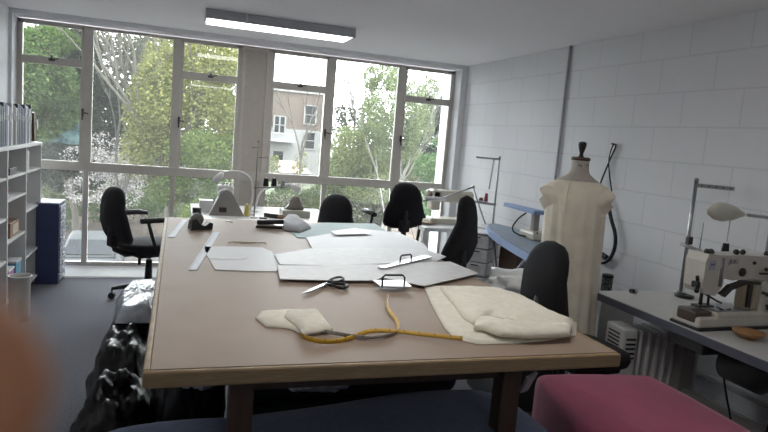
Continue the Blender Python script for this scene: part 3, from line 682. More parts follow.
# cloths
def cloth(name, label, cat, px, z, h, m, **k):
    pts = px_poly(px, z); c = (sum(p[0] for p in pts)/len(pts), sum(p[1] for p in pts)/len(pts))
    mb = MB(); heap(mb, [(p[0]-c[0], p[1]-c[1]) for p in pts], 0, h, **k)
    return mb, c
mb, c = cloth('', '', '', [(255.5, 319), (261.5, 311.8), (286, 310.7), (317.5, 310.4), (325, 320), (333, 330), (326, 333), (303, 336), (297, 333), (288.5, 328.8), (265.8, 327.3)], ZT, .009, calico, folds=.006, freq=22)
t = thing('calico_scrap', 'small folded cream calico scrap beside the tape measure', 'cloth', (c[0], c[1], ZT)); mb.build('bottom_layer', calico, t)
pts = px_poly([(284, 318), (287, 311), (317, 310.4), (325, 320), (333, 330), (303, 335.5), (295, 326)], ZT+.009); mb = MB(); heap(mb, [(p[0]-c[0], p[1]-c[1]) for p in pts], .009, .012, folds=.006, freq=25, seed=3); mb.build('top_layer', calico, t)
big = [(424.5, 288), (433, 286.5), (470, 287), (498, 290), (521, 297), (555, 314), (577, 324.5), (576, 336), (545, 341), (515, 344), (478, 345), (455, 339.5), (444.5, 329), (436, 314), (431, 304)]
mb, c = cloth('', '', '', big, ZT, .010, calico, folds=.007, freq=11)
t = thing('calico_cloth', 'large folded cream calico cloth at the right front of the table', 'cloth', (c[0], c[1], ZT)); mb.build('lower_fold', calico, t)
up = [(440, 289), (470, 288), (498, 290), (521, 297), (548, 312), (573, 322), (572, 330), (520, 330), (505, 327), (490, 320), (474, 326), (463, 319), (452, 304)]
pts = px_poly(up, ZT+.014); mb = MB(); heap(mb, [(p[0]-c[0], p[1]-c[1]) for p in pts], .010, .016, folds=.011, freq=9, seed=5, edge=.014); mb.build('upper_fold', calico, t)
pts = px_poly([(474, 326), (478, 316), (487, 319), (520, 324), (572, 325), (570, 333), (530, 335), (500, 333), (484, 327)], ZT+.03); mb = MB(); heap(mb, [(p[0]-c[0], p[1]-c[1]) for p in pts], .018, .012, folds=.008, freq=16, seed=8, edge=.012); mb.build('rolled_hem', calico, t)

# tape measure: one ribbon standing on its edge
path = [(387, 297), (384.5, 308), (388, 316), (395, 323), (397, 331), (386, 338), (366, 340), (340, 336.5), (318, 333), (303, 333), (299.5, 338), (305, 343), (322, 345.5), (345, 343), (358, 338), (372, 332.5), (400, 334), (430, 338), (462, 343)]
T3 = smooth_pts([onz(x, y, ZT) for x, y in path], 2, False)
mb = MB(); prev = None; Wt = .0145; n = len(T3); L = 0; ticks = []
for i, p in enumerate(T3):
    d = (T3[min(i+1, n-1)]-T3[max(i-1, 0)]); d.z = 0; d.normalize(); s_ = Vector((-d.y, d.x, 0)); u_ = i/n
    lean = .55+.45*math.sin(u_*9); up_ = (Vector((0, 0, 1))*math.cos(lean*.9)+s_*math.sin(lean*.9)*.9).normalized(); nn = d.cross(up_)*.0006
    b0 = p+Vector((0, 0, .001+.006*max(0, math.sin(u_*14)))); row = [mb.b.verts.new(q) for q in (b0-nn, b0+up_*Wt-nn, b0+up_*Wt+nn, b0+nn)]
    if prev:
        for k in range(4):
            f = mb.b.faces.new((prev[k], prev[(k+1) % 4], row[(k+1) % 4], row[k])); f.material_index = 1 if k == 2 else 0; f.smooth = (k in (0, 2))
        L += (p-T3[i-1]).length
        if L > .03: L = 0; ticks.append((b0+up_*Wt*.75, d, up_, nn))
    else: mb.b.faces.new(row)
    prev = row
mb.b.faces.new(prev); mb.mi = 2
for q, d, u_, nn in ticks:
    for s_ in (-1, 1):
        o = q+nn*s_*1.8; v = [mb.b.verts.new(o+d*a*.0009+u_*b_*.003) for a, b_ in ((-1, -1), (1, -1), (1, 1), (-1, 1))]; mb.b.faces.new(v).material_index = 2
tm = tag(mb.build('tape_measure', [cm('white_tape', (.6, .57, .53), .5), cm('yellow_tape', (.62, .36, .03), .5), blackpl]), 'yellow and white tape measure curling across the table', 'tape measure')
# tape dispenser, stapler, clamp, trimmings
def on_table(x, y): v = onz(x, y, ZT); return v
p = on_table(200, 229); t = thing('tape_dispenser', 'black tape dispenser at the far left of the table', 'tape dispenser', p, .3)
MB().plane_prism([(-.06, 0), (.06, 0), (.062, .035), (.045, .04), (.02, .02), (-.01, .03), (-.03, .06), (-.055, .05)], (0, .03, 0), (1, 0, 0), (0, 0, 1), .06).build('dispenser_body', blackpl, t)
MB().lathe([(.012, -.01), (.036, -.01), (.036, .01), (.012, .01)], (-.02, 0, .055), 20, rot=(PI/2, 0, 0)).build('tape_roll', cm('dull_tape', (.25, .24, .22), .3), t)
p = on_table(271, 228); t = thing('stapler', 'black stapler lying near the table end beside the mat', 'stapler', p, -.15)
MB().bb((-.09, -.02, 0), (.08, .02, .012), .003).build('stapler_base', blackpl, t); MB().box((-.005, 0, .036), (.16, .034, .028), (0, -.09, 0), .008).build('stapler_arm', blackpl, t); MB().box((-.0, 0, .017), (.14, .02, .01), None, .001).build('staple_magazine', chrome, t)
pts = px_poly([(277, 226), (287, 217), (297, 217.5), (311, 229), (300, 233.5), (285, 231)], ZT); c = (sum(q[0] for q in pts)/6, sum(q[1] for q in pts)/6); mb = MB(); heap(mb, [(q[0]-c[0], q[1]-c[1]) for q in pts], 0, .028, folds=.006, freq=10)
tag(mb.build('folded_cloth', cm('grey_felt', (.5, .51, .53), .9), loc=(c[0], c[1], ZT+.004)), 'grey folded cloth wedge between the stapler and the mat', 'cloth')
p = on_table(246, 243); mb = MB()
for k in range(5): mb.tube([(-.09+k*.03, -.012+.01*math.sin(k*2), .003), (-.06+k*.035, .0, .006), (-.02+k*.03, .012*math.cos(k), .003)], .0025, 5)
tag(mb.build('thread_trimmings', cm('cream_trimming', (.7, .62, .45), .8), loc=p), 'small heap of cream trimmings on the bare table', 'trimmings')
p = on_table(191, 231); tag(MB().tube([(-.0, 0, .004), (.01, .05, .004), (.02, .06, .006)], .004, 6).build('marker_pen', blackpl, loc=p), 'thin black pen near the tape dispenser', 'pen')
p = on_table(229, 222); tag(MB().tube([(-.02, .04, .003), (.0, -.01, .003), (.02, -.03, .005)], .003, 6).build('awl', steel, loc=p), 'small steel awl at the far table edge', 'tool')
p = on_table(229, 265); sc = MB(); sc.prism([(-.09, -.012), (-.02, -.02), (.08, -.008), (.09, .01), (.03, .016), (-.06, .004)], 0, .0008)
tag(sc.build('torn_paper', whitemel, loc=(p.x, p.y+.12, ZT+.0036)), 'torn white paper strip on the leftmost pattern piece', 'paper')

# ------------------------------------------------------------------ white sewing bench at the far end
fb = thing('sewing_bench', 'white bench with sewing machines under the window', 'table', (0, 0, 0))
BZ = .75
MB().bb((.13, 5.02, BZ-.035), (1.32, 5.95, BZ), .003).build('bench_top', whitemel, fb)
for x in (.19, 1.26):
    for y in (5.08, 5.88): MB().bb((x-.025, y-.025, 0), (x+.025, y+.025, BZ-.035), .002).build('leg', steel, fb)
# overlocker (left) : wedge shaped casting
Y0 = 5.3
t = thing('sewing_machine', 'grey wedge shaped sewing machine with white head, left on the bench', 'sewing machine', (.40, 5.28, BZ))
MB().plane_prism([(-.14, 0), (.15, 0), (.05, .17), (.03, .2), (-.005, .215), (-.04, .2), (-.06, .17)], (0, .06, 0), (1, 0, 0), (0, 0, 1), .13).build('machine_casing', greyen, t)
MB().lathe([(.05, -.05), (.06, -.03), (.06, .05), (.045, .06)], (-.01, 0, .16), 20, rot=(PI/2, 0, 0)).build('handwheel', greyen, t)
MB().bb((-.07, .03, .15), (.06, .17, .24), .02).build('machine_head', whitemel, t)
k = MB()
for x in (-.03, 0, .03): k.tube([(x, .05, .24), (x, .05, .27)], .008, 8)
k.build('tension_knobs', chrome, t); MB().bb((-.06, -.075, .03), (-.0, -.068, .07), .002).build('badge_plate', dark_metal, t)
p = ony(207, 213, 5.35); t = thing('paper_box', 'white box behind the grey machine at bench left', 'box', (.245, 5.45, BZ)); MB().bb((-.055, -.05, 0), (.055, .05, .09), .003).build('box_body', whitemel, t); MB().bb((-.058, -.053, .09), (.058, .053, .1), .002).build('box_lid', whitemel, t)
t = thing('pin_tin', 'small black tin at the left bench corner', 'tin', (.165, 5.2, BZ)); MB().lathe([(.032, 0), (.034, .004), (.034, .05), (.03, .055)], n=20).build('tin_body', blackpl, t); MB().lathe([(.036, .045), (.036, .06), (.02, .063)], n=20).build('tin_lid', blackpl, t)
# gooseneck lamps
def gooseneck(label, base, pts, head_dir):
    t = thing('gooseneck_lamp', label, 'lamp', base); b0 = Vector(base)
    MB().lathe([(.035, 0), (.035, .012), (.012, .02), (.01, .04)], n=16).build('lamp_base', whitemel, t)
    Q = smooth_pts([Vector((0, 0, .02))]+[Vector(p)-b0 for p in pts], 2, False)
    MB().tube(Q, .0085, 8).build('gooseneck_arm', whitemel, t)
    e = Q[-1]; d = Vector(head_dir).normalized(); rot = d.to_track_quat('Z', 'Y').to_euler()
    MB().lathe([(.012, 0), (.022, .02), (.03, .06), (.03, .1), (.024, .105)], e, 16, rot=rot).build('lamp_shade', whitemel, t)
    return t
gooseneck('white gooseneck lamp arching over the grey machine', (.60, 5.32, BZ), [P(253, 195, 5.3), P(252, 180, 5.3), P(244, 172.5, 5.3), P(233, 171, 5.3), P(223, 172.5, 5.3)], (-.55, 0, -.75))
gooseneck('white gooseneck lamp arching over the right bench machine', (.665, 5.52, BZ), [P(257.5, 200, 5.5), P(260, 192, 5.5), P(268, 188, 5.5), P(280, 185, 5.5), P(290, 184, 5.5)], (.8, 0, -.5))
# thread stands
def thread_stand(label, base, h, arms, cones, group='thread stands', r=.007, pm=None):
    t = thing('thread_stand', label, 'thread stand', base, 0, group); b0 = Vector(base)
    MB().lathe([(.03, 0), (.03, .008), (.012, .014)], n=16).build('stand_base', steel, t)
    MB().tube([(0, 0, 0), (0, 0, h)], r, 10).lathe([(r*1.4, h-.004), (r*1.4, h+.012), (.002, h+.016)], n=10).build('pole', pm or steel, t)
    for a, b_, rr in arms: MB().tube([Vector(a)-b0, Vector(b_)-b0], rr, 8).build('arm', pm or steel, t)
    return t
pb = Vector((.618, 5.15, BZ))
thread_stand('tall thin thread stand between the two bench machines', pb, 1.375-BZ, [((.57, 5.15, 1.33), (.63, 5.15, 1.33), .003), ((.60, 5.15, 1.0), (.86, 5.15, 1.02), .004), ((.63, 5.15, 1.25), (.73, 5.15, 1.255), .003)], [], r=.0045, pm=mat('tarnished_steel', (.2, .19, .17), .5, .6))
def cone(label, base, m, h=.085, r=.026, group=None, nm='thread_cone'):
    t = thing(nm, label, 'thread cone', base, 0, group)
    MB().lathe([(r*.95, .006), (r, .01), (r*.72, h*.9), (r*.66, h*.93)], n=20).build('thread', m, t)
    MB().lathe([(r*.3, 0), (r*1.0, .001), (r*1.0, .006), (r*.35, .008), (r*.3, h), (r*.1, h+.004)], n=14).build('cone_core', whitemel, t)
    return t
blk = cm('black_thread', (.015, .015, .018), .8)
cone('black thread cone, left of the pair above the bench', (.70, 5.15, 1.014), blk, .075, .024)
cone('black thread cone, right of the pair above the bench', (.765, 5.15, 1.018), blk, .075, .024)
cone('grey thread cone beside the black pair', (.84, 5.15, 1.023), cm('grey_thread', (.3, .31, .36), .8), .055, .02)
cone('yellow thread cone standing on the bench by the thin pole', (.565, 5.22, BZ), cm('yellow_thread', (.7, .6, .2), .8), .11, .024)
t = thing('sewing_machine', 'brown grey domestic machine with pale base box, right on the bench', 'sewing machine', (.98, 5.35, BZ))
MB().bb((-.11, -.1, 0), (.13, .1, .062), .008).build('machine_base', cm('pale_green_grey', (.45, .45, .4), .5), t)
MB().lathe([(.075, .062), (.08, .08), (.06, .1), (.05, .14), (.03, .17), (.012, .18)], (.01, 0, 0), 20, sx=1.0, sy=.8).build('machine_head', cm('brown_grey_casing', (.2, .17, .15), .5), t)
k = MB(); k.tube([(.0, -.02, .16), (.06, -.03, .22)], .006, 6); k.tube([(-.02, 0, .12), (-.09, -.02, .06), (-.11, -.03, .01)], .009, 6); k.build('needle_linkage', chrome, t)
t = thing('hand_shears', 'brown handled shears lying on the bench before the right machine', 'shears', (.80, 5.2, BZ), -.4)
MB().prism([(-.1, 0), (-.02, .03), (.03, .02), (.03, -.02), (-.02, -.02)], .0, .035, .004).build('blade', dark_metal, t); MB().lathe([(.03, 0), (.036, .02), (.02, .035)], (.05, 0, 0), 16).build('grip', cm('tan_leather', (.3, .2, .14), .6), t)
p = (.68, 5.13, BZ); tag(MB().bb((-.02, -.02, 0), (.04, .02, .012), .003).build('bobbin_case', dark_metal, loc=p), 'flat dark bobbin case lying on the white bench', 'bobbin case')

# ------------------------------------------------------------------ right rear sewing station
rb = thing('sewing_table', 'grey-white sewing table in the corner by the window', 'table', (0, 0, 0))
MB().bb((2.06, 4.95, BZ-.035), (2.86, 5.55, BZ), .003).build('table_top', whitemel, rb)
for x in (2.14, 2.8): MB().bb((x-.025, 5.1, 0), (x+.025, 5.15, BZ-.035), .002).build('leg', steel, rb); MB().bb((x-.03, 5.0, 0), (x+.03, 5.5, .04), .004).build('foot', steel, rb)
t = thing('sewing_machine', 'cream sewing machine on the corner table by the window', 'sewing machine', (2.42, 5.3, BZ))
MB().bb((-.2, -.09, 0), (.25, .09, .05), .008).build('machine_bed', cream, t)
MB().bb((-.19, -.06, .2), (.23, .06, .31), .02).build('machine_arm', cream, t); MB().bb((.12, -.07, .05), (.23, .07, .3), .02).build('machine_pillar', cream, t)
MB().bb((-.19, -.06, .12), (-.10, .06, .31), .015).build('machine_head', cream, t)
MB().tube([(-.145, 0, .13), (-.145, 0, .055)], .006, 8).build('needle_bar', chrome, t)
MB().lathe([(.03, 0), (.055, .005), (.055, .02), (.03, .03)], (-.20, -.0, .25), 20, rot=(0, -PI/2, 0)).build('handwheel', cm('wheel_brown', (.33, .28, .22), .4), t)
st = Vector((2.80, 5.1, BZ))
thread_stand('steel thread stand in the corner with a red cone', st, 1.398-BZ, [((2.56, 5.1, 1.39), (2.81, 5.1, 1.385), .009), ((2.58, 5.1, .985), (2.81, 5.1, .965), .012)], [], r=.009)
cone('dark red thread cone on the corner thread stand', (2.705, 5.1, .987), cm('red_thread', (.3, .04, .05), .8), .085, .018)
cone('squat brown thread spool beside the red cone', (2.655, 5.1, .992), cm('brown_thread', (.16, .09, .07), .8), .035, .022)
ch = MB()
for k in range(14): ch.box((2.745-.0015*k, 5.1, 1.375-.02*k), (.016, .006, .011), (0, .5 if k % 2 else -.5, 0), .002)
tag(ch.build('hook_chain', dark_metal), 'dark hooked chain hanging from the corner thread stand', 'chain')
t = thing('desk_lamp', 'grey jointed arm lamp behind the edge-on chair', 'lamp', (2.70, 5.05, BZ)); b0 = t.location
MB().lathe([(.03, 0), (.03, .03), (.012, .04)], n=14).build('lamp_clamp', steel, t)
j = P(473, 187, 5.1); e = P(441, 199, 5.1)
MB().tube([(0, 0, .03), j-b0], .007, 8).build('lower_arm', steel, t); MB().tube([j-b0, e-b0], .007, 8).lathe([(.014, -.012), (.014, .012)], j-b0, 12, rot=(PI/2, 0, 0)).build('upper_arm', steel, t)
MB().tube([e-b0+Vector((.06, 0, .0)), e-b0+Vector((-.16, 0, .0))], [.014, .02], 10).build('lamp_tube', whitemel, t)
t = thing('wooden_plate', 'round tan wooden plate on the corner sewing table', 'plate', (2.17, 5.2, BZ)); MB().lathe([(.05, 0), (.085, .012), (.09, .02), (.08, .018), (.045, .008), (.005, .008)], n=26).build('plate_body', cm('tan_wood', (.5, .38, .24), .5), t); MB().lathe([(.086, .016), (.092, .021), (.088, .024)], n=26, cap=False).build('plate_rim', cm('tan_wood', (.5, .38, .24)), t)

# ------------------------------------------------------------------ clear drawer units, bags
def drawer_stack(loc, rz, label):
    t = thing('storage_tower', label, 'drawers', loc, rz, 'clear plastic drawer towers')
    cp = cm('cloudy_plastic', (.86, .86, .88), .25)
    MB().bb((-.10, -.13, 0), (.10, .13, .012)).bb((-.10, -.13, .80), (.10, .13, .812), .003).bb((-.10, .12, 0), (.10, .13, .80)).build('drawer_frame', whitemel, t)
    for k in range(7):
        d_ = MB().bb((-.096, -.128, .018+k*.112), (.096, .118, .118+k*.112), .006).build('drawer', cp, t)
        MB().bb((-.05, -.132, .055+k*.112), (.05, -.127, .095+k*.112)).build('drawer_label', whitemel, d_); MB().bb((-.03, -.142, .10+k*.112), (.03, -.128, .108+k*.112), .002).build('drawer_lip', dark_metal, d_)
    return t
drawer_stack((2.36, 4.46, 0), -.75, 'clear drawer tower under the ironing board tip, nearer the chair')
drawer_stack((2.60, 4.72, 0), -.75, 'clear drawer tower behind the nearer one, against wall side')
t = thing('cardboard_carton', 'brown cardboard carton behind the drawer tower', 'box', (2.62, 4.25, 0)); MB().bb((-.12, -.14, 0), (.12, .14, .72), .003).build('carton_body', cm('brown_carton', (.2, .13, .09), .8), t); MB().box((0, 0, .728), (.24, .13, .004), (.1, 0, 0)).build('carton_flap', cm('brown_carton', (.2, .13, .09)), t)
t = thing('tray_stool', 'charcoal box stool with a light blue tray top behind the right table edge', 'stool', (1.98, 3.15, 0))
bl = cm('light_blue_plastic', (.25, .36, .58), .4)
MB().bb((-.2, -.22, .0), (.2, .22, .57), .01).build('stool_body', cm('charcoal_stool', (.03, .03, .035), .7), t); MB().bb((-.215, -.235, .565), (.215, .235, .64), .008).build('tray', bl, t)  # body coloured dark so the space below the table reads as shade
mb = MB(); mb.blob((0, 0, .0), (.2, .2, .085), .5, 2.2, 4, 4, flat=-.03)
tag(mb.build('carrier_bag', cm('white_film', (.92, .92, .92), .35), loc=(1.96, 3.17, .672)), 'crumpled white plastic bag on the light blue tray', 'bag')

# ------------------------------------------------------------------ ironing board
ib = thing('ironing_board', 'blue covered ironing board behind the dress form', 'ironing board', (0, 0, 0))
boardtop = cm('slate_blue_cover', (.25, .3, .37), .85); boardedge = cm('light_blue_cover', (.28, .38, .6), .7)
ax = Vector((2.56, 4.66, 0)); bx = Vector((2.27, 3.2, 0)); d = (bx-ax).normalized(); n_ = Vector((-d.y, d.x, 0)); Lb = (bx-ax).length
ol = [(0, 0)]
for s_, hw in ((.03, .05), (.10, .10), (.25, .15), (.5, .19), (.8, .2), (1.0, .2)): ol.append((s_*Lb, hw))
full = [(ax+d*s_+n_*h_)[:2] for s_, h_ in ol]+[(ax+d*s_-n_*h_)[:2] for s_, h_ in ol[:0:-1]]
MB().prism(full, .80, .845, .006).build('board_skirt', boardedge, ib); MB().prism([(ax+d*(s_+.012)+n_*h_*.93)[:2] for s_, h_ in ol]+[(ax+d*(s_+.012)-n_*h_*.93)[:2] for s_, h_ in ol[:0:-1]], .845, .853, .003).build('board_top', boardtop, ib)
for s_ in (-1, 1): MB().tube([(ax+d*.35+n_*.1*s_)+Vector((0, 0, .8)), (ax+d*1.1+n_*.17*s_)+Vector((0, 0, .02))], .011, 8).build('leg', steel, ib); MB().tube([(ax+d*1.2+n_*.12*s_)+Vector((0, 0, .8)), (ax+d*.3+n_*.17*s_)+Vector((0, 0, .02))], .011, 8).build('leg', steel, ib)
sb = thing('sleeve_board', 'narrow light blue sleeve board raised above the ironing board', 'sleeve board', (0, 0, 0))
a_, b_ = Vector((2.49, 4.38, 0)), Vector((2.50, 3.86, 0))
MB().prism([(a_.x-.0, a_.y), (a_.x-.03, a_.y-.04), (b_.x-.055, b_.y), (b_.x+.055, b_.y), (a_.x+.035, a_.y-.04)], 1.035, 1.062, .006).build('sleeve_top', boardedge, sb)
MB().bb((2.478, 3.90, .90), (2.522, 3.95, 1.035), .006).build('sleeve_post', greyen, sb); MB().bb((2.42, 3.8, .853), (2.56, 4.0, .91), .012).build('sleeve_foot', cream, sb)
t = tag(MB().tube(smooth_pts([(2.45, 3.98, 1.03), (2.41, 4.02, .98), (2.36, 4.02, .90), (2.39, 3.95, .865), (2.45, 3.86, .87), (2.45, 3.80, .91)], 2, False), .006, 8).build('iron_cord', blackpl), 'black cord looping from the sleeve board', 'cord')

# ------------------------------------------------------------------ dress form
DX, DY = 2.06, 2.86
df = thing('dress_form', 'linen dress form with wooden neck cap and dark finial', 'dress form', (DX, DY, 0), -.55)
linen = mat('beige_linen', (.5, .46, .41), .9, var=.08, scale=60, bump=.2, bscale=400)
body = [(.13, .66, .11), (.14, .76, .115), (.135, .86, .115), (.11, 1.0, .10), (.108, 1.04, .095), (.12, 1.15, .105), (.13, 1.24, .10), (.145, 1.30, .075), (.125, 1.338, .066), (.09, 1.358, .06), (.056, 1.385, .053), (.047, 1.41, .047), (.046, 1.455, .046)]
mb = MB(); rings = []
for a_, z, b_ in body: rings.append([mb.b.verts.new((a_*math.cos(t_), b_*math.sin(t_), z)) for t_ in [2*PI*k/32 for k in range(32)]])
for A, B in zip(rings, rings[1:]):
    for k in range(32): f = mb.b.faces.new((A[k], A[(k+1) % 32], B[(k+1) % 32], B[k])); f.smooth = True
mb.b.faces.new(rings[0]); mb.b.faces.new(rings[-1]); mb.build('torso', linen, df)
MB().lathe([(.047, 1.455), (.05, 1.458), (.05, 1.468), (.042, 1.474)], n=28).build('neck_cap', cm('reddish_wood', (.09, .055, .04), .5), df)
MB().lathe([(.018, 1.474), (.012, 1.48), (.010, 1.492), (.017, 1.515), (.022, 1.54), (.020, 1.552), (.008, 1.557)], n=20).build('finial', cm('black_wood', (.015, .013, .013), .35), df)
MB().tube([(0, 0, .66), (0, 0, .1)], .016, 12).build('pole', dark_metal, df)
for k in range(3):
    a = 2*PI*k/3; MB().tube([(0, 0, .16), (.12*math.cos(a), .12*math.sin(a), .12), (.26*math.cos(a), .26*math.sin(a), .012)], .012, 8).build('foot', dark_metal, df)
mk = MB()
for x, z in ((-.012, 1.43), (-.004, 1.428), (.004, 1.426), (.03, 1.432)): mk.box((x, -.0475, z), (.003, .002, .012), (0, .3, 0))
mk.build('printed_mark', blackpl, df)
# the calico dress worn by the form
def dress_ring(a_, b_, z, fold, ph=0):
    out = []
    for k in range(96):
        t_ = 2*PI*k/96
        r = 1+fold*(.55*math.sin(7*t_+ph)+.35*math.sin(11*t_+1.3+ph)+.3*math.sin(17*t_+ph*2))
        out.append((a_*r*math.cos(t_), b_*r*math.sin(t_), z))
    return out
prof = [(.165, .13, .50, .13), (.162, .13, .62, .11), (.158, .13, .75, .09), (.157, .13, .88, .07), (.157, .13, 1.0, .06), (.157, .125, 1.06, .055), (.157, .125, 1.14, .05), (.157, .115, 1.22, .035), (.162, .10, 1.27, .02), (.172, .085, 1.302, .012), (.15, .08, 1.327, .008), (.11, .075, 1.345, .004), (.105, .07, 1.343, .0)]
mb = MB(); rings = [[mb.b.verts.new(v) for v in dress_ring(a_, b_, z, f_, z*2)] for a_, b_, z, f_ in prof]
for A, B in zip(rings, rings[1:]):
    for k in range(96): f = mb.b.faces.new((A[k], A[(k+1) % 96], B[(k+1) % 96], B[k])); f.smooth = True
dr = thing('calico_dress', 'sleeveless cream calico toile draped on the dress form', 'dress', (DX, DY, 0), -.55)
dcal = mat('calico_toile', (.87, .80, .66), .9, var=.07, scale=14, bump=.2, bscale=300)
mb.build('bodice_and_skirt', dcal, dr)
for s_ in (-1, 1):
    sl = MB(); rr = []
    for x, z, hz, hy in ((.10, 1.225, .105, .085), (.135, 1.24, .085, .075), (.165, 1.252, .062, .062), (.186, 1.262, .038, .05)):
        rr.append([sl.b.verts.new((s_*(x+.01*math.sin(3*t_)), hy*math.cos(t_), z+hz*math.sin(t_))) for t_ in [2*PI*k/24 for k in range(24)]])
    for A, B in zip(rr, rr[1:]):
        for k in range(24): f = sl.b.faces.new((A[k], A[(k+1) % 24], B[(k+1) % 24], B[k])); f.smooth = True
    sl.build('cap_sleeve', dcal, dr)
pk = MB(); pk.tube([(-.05, -.078, 1.335), (-.058, -.108, 1.25), (-.055, -.118, 1.1), (-.045, -.125, .95), (-.04, -.128, .75), (-.04, -.13, .55)], .006, 6); pk.build('front_seam', dcal, dr)

# cord hanging on wall
pts = [(XR-.02, 3.83, 1.585), (XR-.02, 3.80, 1.575), (XR-.02, 3.84, 1.50), (XR-.02, 3.90, 1.36), (XR-.03, 3.93, 1.25), (XR-.03, 3.80, 1.15), (XR-.03, 3.74, 1.03), (XR-.03, 3.68, .95), (XR-.03, 3.66, .86), (XR-.03, 3.69, .76), (XR-.03, 3.76, .71), (XR-.03, 3.84, .70), (XR-.03, 3.88, .76)]
t = thing('power_lead', 'black cord looped on the wall behind the dress form', 'cord', (0, 0, 0)); wp = lambda L_: [(p[0], p[1]*.951, EYE+(p[2]-EYE)*.951) for p in L_]; Q = smooth_pts(wp(pts), 2, False)
MB().tube(Q, [.006 if p.z > 1.2 else .013 for p in Q], 8).build('cable', blackpl, t)
MB().tube(smooth_pts(wp([(XR-.02, 3.83, 1.585), (XR-.02, 3.855, 1.55), (XR-.02, 3.87, 1.46), (XR-.02, 3.84, 1.36), (XR-.02, 3.79, 1.24)]), 2, False), .005, 6).tube(wp([(XR, 3.83, 1.58), (XR-.04, 3.83, 1.585)]), .006).build('hanging_loop', blackpl, t)
MB().box((XR-.03, 3.61, .80), (.03, .12, .035), (.2, 0, 0), .008).build('plug', blackpl, t)

# ------------------------------------------------------------------ right machine table
mt = thing('machine_table', 'grey-white industrial machine table with dark edge at right', 'table', (0, 0, 0))
topm = mat('pale_grey_laminate', (.56, .55, .53), .4, var=.03); edgem = mat('dark_blue_edge', (.08, .085, .11), .5)
MB().bb((2.205, 1.32, BZ-.003), (2.875, 2.80, BZ+.0005), .001).build('table_top', topm, mt); MB().bb((2.20, 1.315, BZ-.042), (2.88, 2.805, BZ-.003), .002).build('table_edge', edgem, mt)
for y in (1.5, 2.45):
    MB().bb((2.50, y-.03, .06), (2.58, y+.03, BZ-.042), .004).build('leg', greyen, mt); MB().bb((2.26, y-.03, .0), (2.86, y+.03, .06), .006).build('foot', greyen, mt)
MB().bb((2.52, 1.5, .28), (2.55, 2.45, .33)).build('crossbar', greyen, mt)
MB().lathe([(.05, -.12), (.085, -.1), (.085, .08), (.06, .1), (.02, .13)], (2.45, 2.0, .60), 22, rot=(PI/2, 0, 0)).build('motor', cm('motor_grey', (.09, .09, .09), .5), mt)
MB().bb((2.28, 2.1, .63), (2.4, 2.32, BZ-.042), .01).build('control_box', cm('motor_grey', (.09, .09, .09)), mt)
MB().bb((2.3, 1.55, .10), (2.6, 1.95, .12), .004).build('treadle', dark_metal, mt)
for i, pts in enumerate([[(2.42, 2.12, .65), (2.43, 2.1, .5), (2.47, 2.05, .3), (2.5, 2.0, .02)], [(2.36, 1.8, .70), (2.40, 1.82, .4), (2.42, 1.9, .2), (2.45, 1.95, .02)], [(2.62, 2.6, .7), (2.66, 2.6, .4), (2.7, 2.65, .02)]]):
    tag(MB().tube(smooth_pts(pts, 2, False), .005, 6).build('power_cable', blackpl), ['black cable dropping from the motor under the machine table', 'thin cable hanging near the front table corner', 'black cable by the wall under the machine table'][i], 'cable')

# buttonhole machine; local x runs along the arm into the room's right wall
bm_ = thing('buttonhole_machine', 'cream industrial buttonhole sewing machine with belt guard', 'sewing machine', (2.215, 2.165, BZ+.001), .03)
S = bm_
cr = mat('aged_cream_enamel', (.66, .63, .56), .38, var=.05, coat=.15)
MB().bb((0, -.085, .0), (.64, .085, .012), .003).build('base_tray', blackpl, S)
MB().bb((.0, -.08, .012), (.62, .08, .062), .01).bb((.10, -.08, .055), (.62, .08, .082), .008).build('machine_bed', cr, S)
MB().bb((-.004, -.06, .03), (.095, .05, .085), .01).build('bed_cover', cm('dark_brown_cover', (.1, .075, .065), .3), S)
MB().bb((.11, -.06, .082), (.33, .06, .088), .002).build('needle_plate', steel, S)
# head
MB().plane_prism([(.02, .19), (.035, .165), (.10, .155), (.135, .2), (.14, .34), (.03, .345), (.015, .31)], (0, .055, 0), (1, 0, 0), (0, 0, 1), .11).build('machine_head', cr, S)
MB().plane_prism([(.13, .235), (.2, .225), (.32, .235), (.42, .22), (.62, .20), (.62, .335), (.3, .34), (.13, .34)], (0, .05, 0), (1, 0, 0), (0, 0, 1), .10).build('machine_arm', cr, S)
MB().plane_prism([(.37, .06), (.62, .06), (.62, .24), (.42, .24), (.38, .2)], (0, .06, 0), (1, 0, 0), (0, 0, 1), .12).build('machine_pillar', cr, S)
MB().bb((.27, -.05, .085), (.33, -.01, .22), .006).bb((.33, -.055, .085), (.36, .02, .2), .004).build('cam_housing', cm('tan_enamel', (.42, .36, .26), .4), S)
MB().bb((.295, -.062, .10), (.32, -.05, .21), .003).build('slot_cover', dark_metal, S)
MB().plane_prism([(.12, .165), (.15, .15), (.19, .185), (.27, .208), (.36, .208), (.36, .22), (.25, .226), (.17, .205), (.14, .178)], (0, -.045, 0), (1, 0, 0), (0, 0, 1), .02).build('lifting_lever', dark_metal, S)
k = MB(); k.tube([(.08, 0, .17), (.08, 0, .095)], .008, 8); k.tube([(.10, -.02, .17), (.105, -.02, .10)], .006, 8); k.box((.09, -.005, .098), (.09, .05, .008), None, .002); k.tube([(.065, -.03, .16), (.12, -.05, .13), (.15, -.05, .12)], .005, 6); k.build('needle_bar', dark_metal, S)
k = MB(); k.box((.02, -.02, .20), (.03, .04, .03), None, .006); k.tube([(.01, -.03, .22), (-.005, -.04, .24)], .008, 8); k.tube([(.01, -.03, .19), (-.008, -.05, .175)], .01, 8); k.build('tension_unit', blackpl, S)
for x in (.075, .085): MB().tube([(x+.035, -.058, .20), (x+.035, -.058, .33)], .004, 6).build('guide_rod', steel, S)
